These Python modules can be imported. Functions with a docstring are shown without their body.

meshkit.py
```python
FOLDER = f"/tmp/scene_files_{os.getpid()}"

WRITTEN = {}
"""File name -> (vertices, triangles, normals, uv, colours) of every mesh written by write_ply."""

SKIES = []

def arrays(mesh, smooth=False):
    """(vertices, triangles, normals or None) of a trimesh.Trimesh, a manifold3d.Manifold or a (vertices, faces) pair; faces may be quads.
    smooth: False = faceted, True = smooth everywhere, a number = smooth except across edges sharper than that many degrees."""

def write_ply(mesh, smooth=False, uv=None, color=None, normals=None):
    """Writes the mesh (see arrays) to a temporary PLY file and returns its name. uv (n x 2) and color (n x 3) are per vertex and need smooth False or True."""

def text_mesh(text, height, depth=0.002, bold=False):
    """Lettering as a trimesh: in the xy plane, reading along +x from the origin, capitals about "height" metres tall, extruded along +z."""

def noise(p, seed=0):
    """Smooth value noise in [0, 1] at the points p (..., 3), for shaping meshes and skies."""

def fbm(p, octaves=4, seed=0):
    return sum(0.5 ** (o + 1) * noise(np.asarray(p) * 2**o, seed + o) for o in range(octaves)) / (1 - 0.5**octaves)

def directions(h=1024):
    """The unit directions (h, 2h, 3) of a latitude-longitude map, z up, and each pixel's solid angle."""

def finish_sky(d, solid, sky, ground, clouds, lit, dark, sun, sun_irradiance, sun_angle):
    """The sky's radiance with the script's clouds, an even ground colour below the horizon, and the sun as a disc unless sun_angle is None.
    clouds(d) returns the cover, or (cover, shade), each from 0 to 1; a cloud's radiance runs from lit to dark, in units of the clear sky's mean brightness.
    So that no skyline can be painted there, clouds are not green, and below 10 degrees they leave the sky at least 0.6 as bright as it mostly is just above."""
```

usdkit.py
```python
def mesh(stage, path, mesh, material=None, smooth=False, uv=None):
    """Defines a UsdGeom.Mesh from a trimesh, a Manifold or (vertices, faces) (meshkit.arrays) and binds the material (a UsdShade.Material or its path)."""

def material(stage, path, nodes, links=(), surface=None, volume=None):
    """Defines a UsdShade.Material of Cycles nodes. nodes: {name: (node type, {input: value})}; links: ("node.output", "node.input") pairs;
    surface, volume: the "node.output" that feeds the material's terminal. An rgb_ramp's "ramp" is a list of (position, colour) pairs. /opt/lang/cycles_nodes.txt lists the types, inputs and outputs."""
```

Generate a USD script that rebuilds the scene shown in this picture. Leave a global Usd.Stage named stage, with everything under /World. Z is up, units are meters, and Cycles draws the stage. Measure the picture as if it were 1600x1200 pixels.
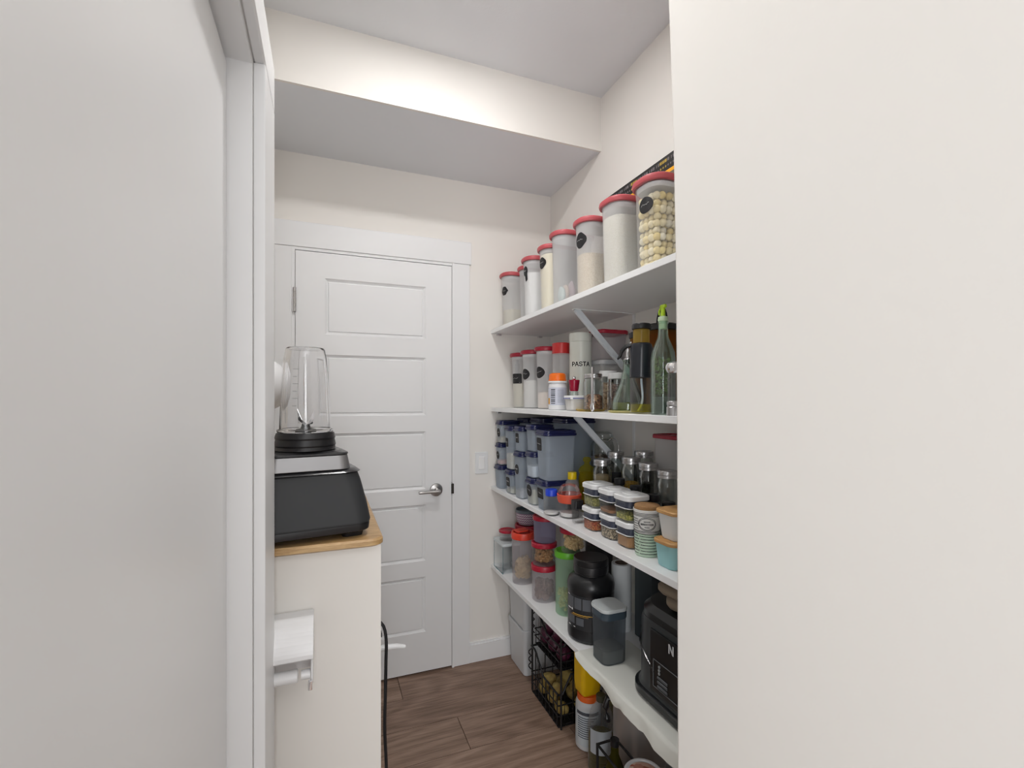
import math, random
import numpy as np, trimesh, usdkit, meshkit
from pxr import Usd, UsdGeom, UsdLux, UsdShade, Gf, Sdf
from shapely.geometry import Polygon, box as sbox

stage = Usd.Stage.CreateInMemory()
UsdGeom.SetStageUpAxis(stage, "Z")
stage.DefinePrim("/World", "Xform"); stage.DefinePrim("/World/Looks", "Scope")
RNG = random.Random(7); NR = np.random.default_rng(7)

# ------------------------------------------------------------------ camera, light, exposure
F, CX, CY, H = 741.0, 800.0, 624.8, 1.367
YAW = math.atan2(291.8, F); S, C = math.sin(YAW), math.cos(YAW)
cam = UsdGeom.Camera.Define(stage, "/World/camera")
cam.AddTransformOp().Set(Gf.Matrix4d(C, -S, 0, 0, 0, 0, 1, 0, -S, -C, 0, 0, 0, 0, H, 1))
cam.CreateHorizontalApertureAttr(36.0); cam.CreateVerticalApertureAttr(27.0)
cam.CreateFocalLengthAttr(36.0 * F / 1600)
cam.CreateVerticalApertureOffsetAttr(36.0 * 24.8 / 1600)
cam.CreateFStopAttr(5.6); cam.CreateFocusDistanceAttr(1.75)
cam.CreateClippingRangeAttr((0.02, 100.0))
cam.CreateExposureAttr(1.16)
LAMP_STRENGTH = 108.0           # diffuser of the ceiling lamp in the pantry
def rect_light(name, w, h, loc, rot, intensity, color=(1, 1, 1)):
    l = UsdLux.RectLight.Define(stage, "/World/" + name)
    l.CreateWidthAttr(w); l.CreateHeightAttr(h); l.CreateIntensityAttr(intensity); l.CreateColorAttr(Gf.Vec3f(*color))
    x = UsdGeom.Xformable(l); x.AddTranslateOp().Set(Gf.Vec3d(*loc)); x.AddRotateXYZOp().Set(Gf.Vec3f(*rot))
# unseen light behind the camera that lights the shelves, and an added overhead fill
rect_light("hall_window_light", 1.7, 2.2, (-0.45, -1.7, 1.25), (90, 0, -14), 2.35, (0.97, 0.985, 1.0))
rect_light("hall_ceiling_light", 1.2, 1.2, (0.5, -0.9, 2.70), (0, 0, 0), 1.1, (1.0, 0.98, 0.95))

# ------------------------------------------------------------------ materials
_m = {}
def reg(name, nodes, links, surface):
    if name not in _m:
        _m[name] = usdkit.material(stage, "/World/Looks/" + name, nodes, links, surface=surface)
    return _m[name]
def srgb(*c):
    return tuple((v / 255 / 12.92) if v / 255 <= .04045 else ((v / 255 + .055) / 1.055) ** 2.4 for v in c)
def plain(name, col, rough=.5, metal=0, coat=0, bump=0, bscale=200, spec=.5):
    n = {"p": ("principled_bsdf", {"base_color": col, "roughness": rough, "metallic": metal, "coat_weight": coat, "specular_ior_level": spec})}; l = []
    if bump:
        n.update({"g": ("geometry", {}), "n": ("noise_texture", {"scale": bscale, "detail": 2}), "b": ("bump", {"strength": bump, "distance": .002})})
        l = [("g.position", "n.vector"), ("n.fac", "b.height"), ("b.normal", "p.normal")]
    return reg(name, n, l, "p.BSDF")
def clear(name, tint, fog=.1, edge=.35, rough=.15, col=(.85, .85, .87)):
    """thin transparent wall of glass or plastic: see-through, milkier and glossier at grazing angles"""
    return reg(name, {"t": ("transparent_bsdf", {"color": tint}), "p": ("principled_bsdf", {"base_color": col, "roughness": rough}),
                      "w": ("layer_weight", {"blend": .35}), "m": ("math", {"math_type": "multiply_add", "value2": edge, "value3": fog, "use_clamp": True}),
                      "l": ("translucent_bsdf", {"color": col}), "y": ("mix_closure", {"fac": .35}), "x": ("mix_closure", {})},
               [("w.facing", "m.value1"), ("m.value", "x.fac"), ("t.BSDF", "x.closure1"), ("p.BSDF", "y.closure1"), ("l.BSDF", "y.closure2"), ("y.closure", "x.closure2")], "x.closure")
def glass(name, tint, gloss=.06, edge=.5):
    return reg(name, {"t": ("transparent_bsdf", {"color": tint}), "p": ("glossy_bsdf", {"color": (.95, .95, .95), "roughness": .03}),
                      "w": ("fresnel", {"IOR": 1.45}), "m": ("math", {"math_type": "multiply_add", "value2": edge, "value3": gloss * .4, "use_clamp": True}),
                      "x": ("mix_closure", {})},
               [("w.fac", "m.value1"), ("m.value", "x.fac"), ("t.BSDF", "x.closure1"), ("p.BSDF", "x.closure2")], "x.closure")
def grain(name, c1, c2, scale=220, c3=None, rough=.7):
    """granular food: every grain its own tone"""
    st = [(0, c1), (.5, c3 or tuple((a + b) / 2 for a, b in zip(c1, c2))), (1, c2)]
    return reg(name, {"g": ("geometry", {}), "v": ("voronoi_texture", {"scale": scale}), "s": ("separate_color", {}), "r": ("rgb_ramp", {"ramp": st}),
                      "b": ("bump", {"strength": .8, "distance": .003, "invert": True}), "p": ("principled_bsdf", {"roughness": rough})},
               [("g.position", "v.vector"), ("v.color", "s.color"), ("s.r", "r.fac"), ("r.color", "p.base_color"), ("v.distance", "b.height"), ("b.normal", "p.normal")], "p.BSDF")
def wood(name, dark, light, stretch=(1.2, 16, 16), scale=6, rough=.45, off=(0, 0, 0), rings=.5):
    return reg(name, {"g": ("geometry", {}), "mp": ("mapping", {"scale": stretch, "location": off}),
                      "n": ("noise_texture", {"scale": scale, "detail": 6, "roughness": .65, "distortion": .6}),
                      "mp2": ("mapping", {"scale": (stretch[0] * .55, stretch[1] * .22, stretch[2] * .22), "location": off}),
                      "n2": ("noise_texture", {"scale": 1.6, "detail": 1, "distortion": .4}),
                      "k": ("math", {"math_type": "multiply", "value2": 58.0}), "sn": ("math", {"math_type": "sine"}),
                      "k2": ("math", {"math_type": "multiply_add", "value2": .10 * rings, "value3": 0.0}),
                      "ad": ("math", {"math_type": "add"}),
                      "r": ("rgb_ramp", {"ramp": [(.30, dark), (.52, tuple((a + b) / 2 for a, b in zip(dark, light))), (.72, light)]}),
                      "b": ("bump", {"strength": .12, "distance": .001}), "p": ("principled_bsdf", {"roughness": rough})},
               [("g.position", "mp.vector"), ("mp.vector", "n.vector"), ("g.position", "mp2.vector"), ("mp2.vector", "n2.vector"), ("n2.fac", "k.value1"),
                ("k.value", "sn.value1"), ("sn.value", "k2.value1"), ("n.fac", "ad.value1"), ("k2.value", "ad.value2"), ("ad.value", "r.fac"),
                ("r.color", "p.base_color"), ("n.fac", "b.height"), ("b.normal", "p.normal")], "p.BSDF")

WALL = plain("beige_paint", (.85, .824, .785), .75, bump=.05, bscale=260)
CEIL = plain("ceiling_paint", (.80, .82, .85), .9, bump=.25, bscale=90)
TRIM = plain("white_trim_paint", (.84, .845, .855), .38)
SHELF = plain("white_melamine", (.91, .92, .93), .35)
STEEL = plain("brushed_steel", (.55, .55, .56), .28, 1)
BAND = plain("satin_band_steel", (.42, .42, .43), .5, 1)
CHROME = plain("polished_steel", (.8, .8, .82), .12, 1)
NICKEL = plain("satin_nickel", (.48, .47, .46), .32, 1)
BLACKP = plain("black_plastic", (.012, .012, .014), .35)
BLACKM = plain("black_matte_plastic", (.03, .032, .035), .5)
CHARC = plain("charcoal_plastic", (.048, .053, .058), .45)
WHITEP = plain("white_plastic", (.82, .83, .84), .3)
REDL = plain("faded_red_lid", (.50, .085, .10), .38)
REDD = plain("deep_red_lid", (.40, .012, .035), .35)
REDB = plain("bright_red_lid", (.62, .03, .03), .35)
REDO = plain("orange_red_lid", (.74, .06, .03), .35)
NAVY = plain("navy_lid", (.010, .014, .068), .3)
NAVYB = plain("navy_band", (.025, .035, .075), .4)
GREEN = plain("green_lid", (.14, .50, .03), .35)
BLUE = plain("blue_cap", (.015, .06, .62), .35)
YELL = plain("yellow_cap", (.85, .62, .01), .35)
ORNG = plain("orange_cap", (.88, .17, .01), .35)
CORAL = plain("coral_silicone", (.72, .10, .05), .5)
CHALK = plain("chalk_label_black", (.008, .008, .01), .6)
CHALKW = plain("chalk_white", (.8, .8, .8), .8)
FROST = clear("frosted_plastic", (.99, .99, .99), .27, .14, .25, (.97, .97, .975))
FROSTC = clear("clearer_frosted_plastic", (.99, .99, .99), .07, .16, .2, (.96, .96, .965))
SEAL = plain("white_seal", (.80, .80, .82), .4)
FROSTB = clear("bluish_frosted_plastic", (.95, .97, .99), .24, .16, .25, (.74, .81, .89))
FROSTG = clear("greenish_frosted_plastic", (.94, .99, .95), .17, .16, .25, (.66, .90, .70))
FROSTV = clear("greyed_frosted_plastic", (.98, .975, .98), .15, .16, .25, (.90, .87, .90))
CLEARP = clear("clear_plastic", (.985, .985, .985), .015, .14, .08, (.9, .9, .9))
SMOKE = clear("smoke_plastic", (.80, .82, .84), .12, .22, .15, (.30, .33, .36))
GLASS = glass("clear_glass", (.95, .97, .96))
GLASSG = glass("green_tinted_glass", (.86, .95, .90), .1)
GLASSA = clear("amber_glass", (.72, .42, .10), .18, .3, .1, (.42, .24, .05))
GLASSY = clear("yellow_glass", (.98, .93, .48), .13, .2, .08, (.72, .62, .06))
GLASSB = clear("blue_edged_glass", (.98, .99, .995), .02, .14, .05, (.85, .90, .93))
OIL = clear("yellow_oil", (.86, .80, .12), .25, .2, .08, (.55, .50, .06))
OILO = clear("olive_oil", (.50, .44, .05), .35, .25, .1, (.20, .17, .01))
BAMBOO = wood("bamboo_lid_wood", srgb(176, 128, 76), srgb(216, 172, 112), (2, 2, 14), 10, .5)
CORK = grain("cork_wood", srgb(176, 130, 84), srgb(206, 160, 108), 900)
MIN = dict(edge=0)

# ------------------------------------------------------------------ geometry helpers
def ring(dx, dy, r, z, n=6, cx=0, cy=0):
    r = max(1e-4, min(r, dx / 2 - 1e-5, dy / 2 - 1e-5)); pts = []
    for k, (sx, sy) in enumerate(((1, 1), (-1, 1), (-1, -1), (1, -1))):
        for a in np.linspace(0, math.pi / 2, n):
            t = a + k * math.pi / 2
            pts.append((cx + sx * (dx / 2 - r) + r * math.cos(t), cy + sy * (dy / 2 - r) + r * math.sin(t), z))
    return np.array(pts)
def skin(rings, caps=True, closed=False):
    n = len(rings[0]); m = len(rings); v = np.vstack(rings); f = []
    i = np.arange(n); j = (i + 1) % n
    for k in range(m if closed else m - 1):
        a, b = k * n, ((k + 1) % m) * n
        f += [np.stack([a + i, a + j, b + j], 1), np.stack([a + i, b + j, b + i], 1)]
    if caps and not closed:
        v = np.vstack([v, rings[0].mean(0), rings[-1].mean(0)]); c0, c1 = m * n, m * n + 1
        f += [np.stack([j, i, np.full(n, c0)], 1), np.stack([(m - 1) * n + i, (m - 1) * n + j, np.full(n, c1)], 1)]
    return trimesh.Trimesh(v, np.vstack(f), process=False)
def loft(secs, n=6):                       # (dx, dy, r, z) from the bottom outside on
    return skin([ring(*s[:4], n=n, cx=s[4] if len(s) > 4 else 0, cy=s[5] if len(s) > 5 else 0) for s in secs])
def lathe(prof, n=36):                     # (radius, z)
    a = np.arange(n) * 2 * math.pi / n
    return skin([np.stack([max(r, 1e-4) * np.cos(a), max(r, 1e-4) * np.sin(a), np.full(n, z)], 1) for r, z in prof])
def block(x0, x1, y0, y1, z0, z1, c=.0):
    if c <= 0:
        m = trimesh.creation.box([x1 - x0, y1 - y0, z1 - z0]); m.apply_translation([(x0 + x1) / 2, (y0 + y1) / 2, (z0 + z1) / 2]); return m
    dx, dy = x1 - x0, y1 - y0; cx, cy = (x0 + x1) / 2, (y0 + y1) / 2
    return loft([(dx - 2 * c, dy - 2 * c, c * .6, z0, cx, cy), (dx, dy, c, z0 + c, cx, cy), (dx, dy, c, z1 - c, cx, cy), (dx - 2 * c, dy - 2 * c, c * .6, z1, cx, cy)], 3)
def tube(pts, r, n=8, smooth=0):
    p = np.array(pts, float)
    if smooth:
        from scipy.interpolate import CubicSpline
        t = np.r_[0, np.cumsum(np.linalg.norm(np.diff(p, axis=0), axis=1))]
        p = CubicSpline(t, p)(np.linspace(0, t[-1], smooth))
    t = np.gradient(p, axis=0); t /= np.linalg.norm(t, axis=1, keepdims=True)
    ref = np.array([0, 0, 1.0]) if np.abs(t[:, 2]).mean() < .8 else np.array([1.0, 0, 0])
    a = np.cross(t, ref); a /= np.linalg.norm(a, axis=1, keepdims=True) + 1e-9; b = np.cross(t, a)
    rr = np.broadcast_to(r, (len(p),)); ang = np.arange(n) * 2 * math.pi / n
    return skin([p[k] + rr[k] * (np.cos(ang)[:, None] * a[k] - np.sin(ang)[:, None] * b[k]) * 1.0 for k in range(len(p))]) if False else \
        _fix(skin([p[k] + rr[k] * (np.cos(ang)[:, None] * a[k] + np.sin(ang)[:, None] * b[k]) for k in range(len(p))]))
def _fix(m):
    if m.volume < 0: m.invert()
    return m
def cat(*ms): return trimesh.util.concatenate([m for m in ms])
def moved(m, x=0, y=0, z=0, rx=0, ry=0, rz=0):
    m = m.copy()
    for a, ax in ((rx, (1, 0, 0)), (ry, (0, 1, 0)), (rz, (0, 0, 1))):
        if a: m.apply_transform(trimesh.transformations.rotation_matrix(a, ax))
    m.apply_translation([x, y, z]); return m
def ball(r, sub=2, sc=(1, 1, 1)):
    m = trimesh.creation.icosphere(sub, r); m.apply_scale(sc); return m
def lumpy(r, sub, amp, seed, sc=(1, 1, 1), freq=2.5):
    m = trimesh.creation.icosphere(sub, 1.0); v = m.vertices
    v = v * (1 + amp * (meshkit.fbm(v * freq + seed * 7.3, 2, seed) - .5))[:, None]
    m.vertices = v * r * np.array(sc); return m

# ------------------------------------------------------------------ scene graph helpers
_n = {}
def path_for(parent, name):
    k = _n.get((parent, name), 0); _n[(parent, name)] = k + 1
    return f"{parent}/{name}" + (f"_{k:03d}" if k else "")
def meta(p, label=None, cate=None, group=None, kind=None):
    for k, v in (("label", label), ("category", cate), ("group", group), ("kind", kind)):
        if v: p.SetCustomDataByKey(k, v)
class T:
    """a thing (Xform) whose children are its parts"""
    def __init__(s, name, label=None, cate=None, loc=(0, 0, 0), rz=0, group=None, kind=None, scale=None):
        s.path = path_for("/World", name); x = UsdGeom.Xform.Define(stage, s.path); s.loc = loc
        x.AddTranslateOp().Set(Gf.Vec3d(*map(float, loc)))
        if rz: x.AddRotateZOp().Set(float(rz))
        if scale: x.AddScaleOp().Set(Gf.Vec3f(*scale))
        s.prim = x.GetPrim(); meta(s.prim, label, cate, group, kind)
    def part(s, name, mesh, mat, smooth=35, label=None, parent=None, kind=None):
        kind = kind or ("stuff" if name in ("print", "emblem_writing", "measuring_mark") else None); p = path_for(parent or s.path, name); pr = usdkit.mesh(stage, p, mesh, mat, smooth=smooth).GetPrim(); meta(pr, label, kind=kind); return p
def solo(name, mesh, mat, label=None, cate=None, loc=(0, 0, 0), group=None, kind=None, smooth=35, rz=0):
    p = path_for("/World", name); m = usdkit.mesh(stage, p, mesh, mat, smooth=smooth)
    x = UsdGeom.Xformable(m); x.AddTranslateOp().Set(Gf.Vec3d(*map(float, loc)))
    if rz: x.AddRotateZOp().Set(float(rz))
    meta(m.GetPrim(), label, cate, group, kind); return p
def copies(name, proto, label, cate, group, places):
    """one thing per place, all referencing the class prim"""
    for loc, rot, sc in places:
        p = path_for("/World", name); x = UsdGeom.Xform.Define(stage, p)
        x.AddTranslateOp().Set(Gf.Vec3d(*map(float, loc))); x.AddRotateXYZOp().Set(Gf.Vec3f(*map(float, rot))); x.AddScaleOp().Set(Gf.Vec3f(*map(float, sc)))
        pr = x.GetPrim(); pr.GetReferences().AddInternalReference(proto); pr.SetInstanceable(True); meta(pr, label, cate, group)
def klass(name, parts):
    p = "/World/_" + name; stage.CreateClassPrim(p); UsdGeom.Xform(stage.GetPrimAtPath(p))
    stage.GetPrimAtPath(p).SetTypeName("Xform")
    for n, m, mat in parts: usdkit.mesh(stage, f"{p}/{n}", m, mat, smooth=True)
    return p
def ratio(px):
    r = (px - CX) / F; return (S + C * r) / (C - S * r)
def YX(px, X):                              # depth along the shelf wall of what stands X metres out at the photograph's column px
    return X / ratio(px)

# ------------------------------------------------------------------ room shell
XW, Y0, ZC = 1.17, 2.385, 2.743
SOF_Y, SOF_Z = 1.862, 2.50
XL = -.40
def struct(name, mesh, mat, smooth=35): return solo(name, mesh, mat, kind="structure", smooth=smooth)
struct("wall_back", block(XL - .1, XW + .1, Y0, Y0 + .1, 0, ZC), WALL, False)
struct("wall_right", block(XW, XW + .1, .82, Y0, 0, ZC), WALL, False)
struct("wall_left", block(XL - .1, XL, 1.11, Y0, 0, ZC), WALL, False)
struct("ceiling", block(-1.3, 2.4, -2.6, Y0 + .1, ZC, ZC + .1), CEIL, False)
b = T("bulkhead", kind="structure")
b.part("bulkhead_face", block(XL, XW, SOF_Y, SOF_Y + .012, SOF_Z, ZC), WALL, False)
b.part("bulkhead_underside", block(XL, XW, SOF_Y + .012, Y0, SOF_Z, SOF_Z + .012), CEIL, False)
# partition whose end closes the view on the right: its corner is a little out of plumb, as the photo shows
zs = [(0, .5995), (.35, .6005), (.75, .6003), (1.05, .5995), (1.367, .5982), (1.63, .5955), (1.82, .591), (2.0, .584), (2.1, .5795), (2.4, .567), (ZC, .555)]
rings_ = []
for z, e in zs:
    c = .006
    rings_.append(np.array([(e, .10 + c, z), (e + c, .10, z), (e + .14 - c, .10, z), (e + .14, .10 + c, z), (e + .14, .70, z), (e + c, .70, z), (e + c * .3, .70 - c * .3, z), (e, .70 - c, z)]))
struct("wall_front", skin(rings_), WALL, 20)
struct("wall_near", block(.735, XW + .1, .70, .82, 0, ZC), WALL, False)
# wall with a doorway close on the left: doorway Y 0.15..0.958, casing on its face at X -0.12
XD = -.12
wl = T("wall_side", kind="structure")
wl.part("wall_end", block(XD - .12, XD, .958, 1.112, 0, ZC), WALL, False)
wl.part("wall_over_door", block(XD - .12, XD, .15, .958, 1.973, ZC), WALL, False)
wl.part("wall_near_end", block(XD - .12, XD, -.05, .15, 0, ZC), WALL, False)
struct("wall_return", block(XL - .1, XD - .12, 1.0, 1.112, 0, ZC), WALL, False)
tr = T("trim_2", kind="structure")
tr.part("casing", block(XD, XD + .02, .958, 1.12, 0, 1.973, .003), TRIM)
tr.part("casing", block(XD, XD + .02, -.01, .15, 0, 1.973, .003), TRIM)
tr.part("header", block(XD, XD + .02, -.01, 1.12, 1.973, 2.066, .003), TRIM)
tr.part("jamb", block(XD - .12, XD, .945, .958, 0, 1.973), TRIM, False)
tr.part("jamb", block(XD - .12, XD, .15, .163, 0, 1.973), TRIM, False)
tr.part("jamb", block(XD - .12, XD, .163, .945, 1.960, 1.973), TRIM, False)
# hall around the camera
struct("wall_hall_back", block(-1.3, 2.4, -2.6, -2.5, 0, ZC), WALL, False)
struct("wall_hall_right", block(2.3, 2.4, -2.5, .70, 0, ZC), WALL, False)

# floor of planks running along the back wall
fl = T("floor", kind="structure")
PLK = [wood(f"oak_plank_{i}", srgb(*d), srgb(*l), (1.0, 13, 13), 6.0, .5, (i * 3.7, i * 1.9, 0), 0.95) for i, (d, l) in enumerate(
    [((124, 100, 84), (166, 139, 121)), ((115, 91, 76), (157, 130, 113)), ((131, 106, 90), (173, 146, 128)), ((119, 95, 80), (161, 134, 117))])]
fl.part("underlay", block(-1.3, 2.4, -2.6, Y0, -.03, -.012), plain("underlay", (.03, .025, .02), .9), False)
seams = [Y0, 2.195] + [1.99 - .203 * k for k in range(0, 22)]
joint0 = {0: .33, 2: .53, 1: 1.02, 3: .95, 4: .1, 5: .7}
for i in range(len(seams) - 1):
    y1, y0 = seams[i], seams[i + 1]
    if y1 < -2.5: break
    xa, xb = (XL, XW) if y0 > .85 else (-1.3, 2.3)
    js = [joint0.get(i, RNG.uniform(-.5, .7)) + 1.22 * k for k in range(-3, 4)]
    js = [xa] + [j for j in js if xa + .03 < j < xb - .03] + [xb]
    for k in range(len(js) - 1):
        fl.part("plank", block(js[k] + .001, js[k + 1] - .001, y0 + .001, y1 - .001, -.012, RNG.uniform(-.0004, 0), .0008), PLK[(i * 2 + k * 3 + (i // 3)) % 4], False)

# baseboards
def baseboard(name, x0, x1, y0, y1, along):
    if along == "x": secs = [(0, .0), (0, .088), (.006, .096), (.008, .10)]; m = cat(block(x0, x1, y1 - .014, y1, 0, .09), block(x0, x1, y1 - .009, y1, .09, .1))
    else: m = cat(block(x1 - .014, x1, y0, y1, 0, .09), block(x1 - .009, x1, y0, y1, .09, .1))
    struct(name, m, TRIM, False)
baseboard("baseboard_back", .6965, XW, 0, Y0, "x")
baseboard("baseboard_right", 0, XW, .82, Y0 - .014, "y")

# panelled door: w wide, seen from its front (facing -Y), origin at its lower hinge-side corner
def panel_door(name, label_unused, w, h, loc, rz, x0, x1, panels, handle=True):
    d = T(name, loc=loc, rz=rz, kind="structure")
    face = Polygon([(0, 0), (w, 0), (w, h), (0, h)])
    for a, b_ in panels: face = face.difference(sbox(x0, a, x1, b_))
    slab = trimesh.creation.extrude_polygon(face, .036, engine="earcut"); slab = moved(slab, 0, .036, 0, rx=math.pi / 2)
    d.part("slab", slab, TRIM, False)
    for a, b_ in panels:
        dx, dy = x1 - x0, b_ - a; cx, cy = (x0 + x1) / 2, (a + b_) / 2
        secs = [(dx, dy, .0002, 0), (dx, dy, .0002, .028)] if False else [(dx, dy, .0002, .0), (dx, dy, .0002, .035), (dx - .024, dy - .024, .0002, .0265), (dx - .030, dy - .030, .0002, .0265), (dx - .036, dy - .036, .0002, .0325), (dx - .05, dy - .05, .0002, .0325)]
        m = loft([(q[0], q[1], q[2], q[3], cx, cy) for q in secs], 2)
        d.part("panel", moved(m, 0, .036, 0, rx=math.pi / 2), TRIM, False)
    return d
PAN = [(.209, .484), (.563, .844), (.921, 1.21), (1.29, 1.577), (1.67, 1.931)]
d1 = panel_door("door_1", "", .726, 2.036, (-.126, Y0 - .020, .012), 0, .124, .594, [(a - .012, b_ - .012) for a, b_ in PAN])
# lever handle, hinges, latch
hx, hz = .646, .902
h1 = d1.part("handle", moved(lathe([(.001, 0), (.032, 0), (.033, .004), (.030, .010), (.016, .014), (.012, .016), (.012, .040), (.001, .042)]), hx, 0, hz, rx=math.pi / 2), NICKEL, 40, "satin nickel lever handle")
lever = loft([(.018, .022, .008, 0), (.020, .024, .009, .012), (.015, .021, .007, .03), (.013, .020, .006, .085), (.014, .021, .006, .104), (.010, .016, .005, .107)], 4)
d1.part("lever", moved(moved(lever, ry=-math.pi / 2, rx=0), hx + .012, -.045, hz - .002), NICKEL, 40, parent=h1)
d1.part("hinge", cat(*[moved(lathe([(.001, 0), (.0055, .0), (.006, .001), (.006, .0205), (.0055, .0215), (.001, .0215)], 12), -.003, -.006, 1.755 + .0222 * k) for k in range(5)], block(-.012, -.003, -.003, .0, 1.755, 1.865)), NICKEL)
d1.part("hinge", cat(*[moved(lathe([(.001, 0), (.006, .001), (.006, .0205), (.001, .0215)], 12), -.003, -.006, .18 + .0222 * k) for k in range(5)]), NICKEL)
d1.part("latch", cat(block(.7265, .734, -.0015, .02, .87, .935), moved(lathe([(.001, 0), (.007, .001), (.007, .05), (.001, .052)], 12), .731, -.001, .877)), plain("dark_bronze", (.06, .055, .05), .4, .8))
# casing of the far door
tr = T("trim_1", kind="structure")
tr.part("casing", block(-.2115, -.1415, Y0 - .018, Y0, 0, 2.066, .002), TRIM)
tr.part("casing", block(.6135, .6965, Y0 - .018, Y0, 0, 2.066, .002), TRIM)
tr.part("header", block(-.2165, .7045, Y0 - .022, Y0, 2.066, 2.181, .002), TRIM)
tr.part("jamb", cat(block(-.1415, -.1285, Y0 - .016, Y0, 0, 2.066), block(.6025, .6135, Y0 - .022, Y0, 0, 2.066)), TRIM, False)
tr.part("jamb", block(-.1285, .6025, Y0 - .016, Y0, 2.053, 2.066), TRIM, False)
# white door in the near side wall
d2 = panel_door("door_2", "", .775, 1.94, (XD - .075, .945 - .003, .012), -90, .124, .65, [(a - .012, b_ - .015) for a, b_ in PAN])
# switch
sw = T("light_switch", "white rocker light switch on the beige wall beside the door casing", "switch", (.766, Y0, 1.036))
sw.part("plate", moved(loft([(.070, .115, .004, 0), (.070, .115, .004, .003), (.066, .111, .004, .0055)], 4), rx=math.pi / 2), WHITEP)
sw.part("rocker", moved(loft([(.033, .067, .002, .004), (.033, .067, .002, .0075), (.030, .064, .002, .009)], 3), rx=math.pi / 2 + .03), plain("white_switch", (.9, .9, .9), .25))
# ceiling lamps, unseen above the frame; the second, dim one is added fill
EM = reg("lamp_diffuser", {"e": ("emission", {"color": (1.0, .985, .97), "strength": LAMP_STRENGTH})}, [], "e.emission")
EM2 = reg("fill_lamp_diffuser", {"e": ("emission", {"color": (1.0, .985, .97), "strength": LAMP_STRENGTH * .15})}, [], "e.emission")  # weak emission for the added fill downlight
def downlight(label, x, y, EM):
  lamp = T("ceiling_lamp", label, "lamp", (x, y, ZC))
  lamp.part("trim_ring", lathe([(.001, -.004), (.062, -.004), (.066, -.008), (.082, -.008), (.085, -.004), (.085, 0), (.001, 0)]), WHITEP)
  lamp.part("diffuser", lathe([(.001, -.0075), (.055, -.0072), (.061, -.0045), (.001, -.0045)]), EM)
downlight("unseen small round recessed white downlight in the ceiling in front of the bulkhead", .36, 1.31, EM)
downlight("added unseen round white fill downlight in the ceiling above the end of the half wall", .13, .88, EM2)

# ------------------------------------------------------------------ shelves
ZT = [1.738, 1.326, .911, .496]; XF = .819
def shelf(z, label, strut):
    s = T("storage_shelf", label, "shelf", (0, 0, z))
    s.part("board", block(XF, XW, .82, Y0, -.020, 0, .0012), SHELF)
    if strut:
        a, b_ = np.array([.90, 1.613, -.021]), np.array([1.166, 1.613, -.285]); u = (b_ - a) / np.linalg.norm(b_ - a)
        m = block(-.011, .011, -.008, .008, 0, np.linalg.norm(b_ - a), .002)
        m = moved(m, ry=math.atan2(u[0], u[2])); m.apply_translation(a)
        br = s.part("bracket", m, plain("bracket_steel", (.72, .77, .82), .35), label="pale grey steel bracket")
        s.part("bracket_flange", cat(block(.888, 1.168, 1.603, 1.623, -.0235, -.0205), block(1.1655, 1.1695, 1.606, 1.620, -.30, -.0235)), SHELF, parent=br)
    for (x, y) in ((.86, Y0 - .009), (1.10, Y0 - .009)):
        s.part("clip", block(x - .012, x + .012, y - .012, y + .009, -.030, -.0205, .002), CHROME)
shelf(ZT[0], "topmost white shelf board carrying the faded red-lidded canisters", True)
shelf(ZT[1], "white shelf board at eye level carrying oil bottles and spice jars", True)
shelf(ZT[2], "white shelf board carrying navy-lidded boxes and jars with wooden lids", False)
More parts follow.
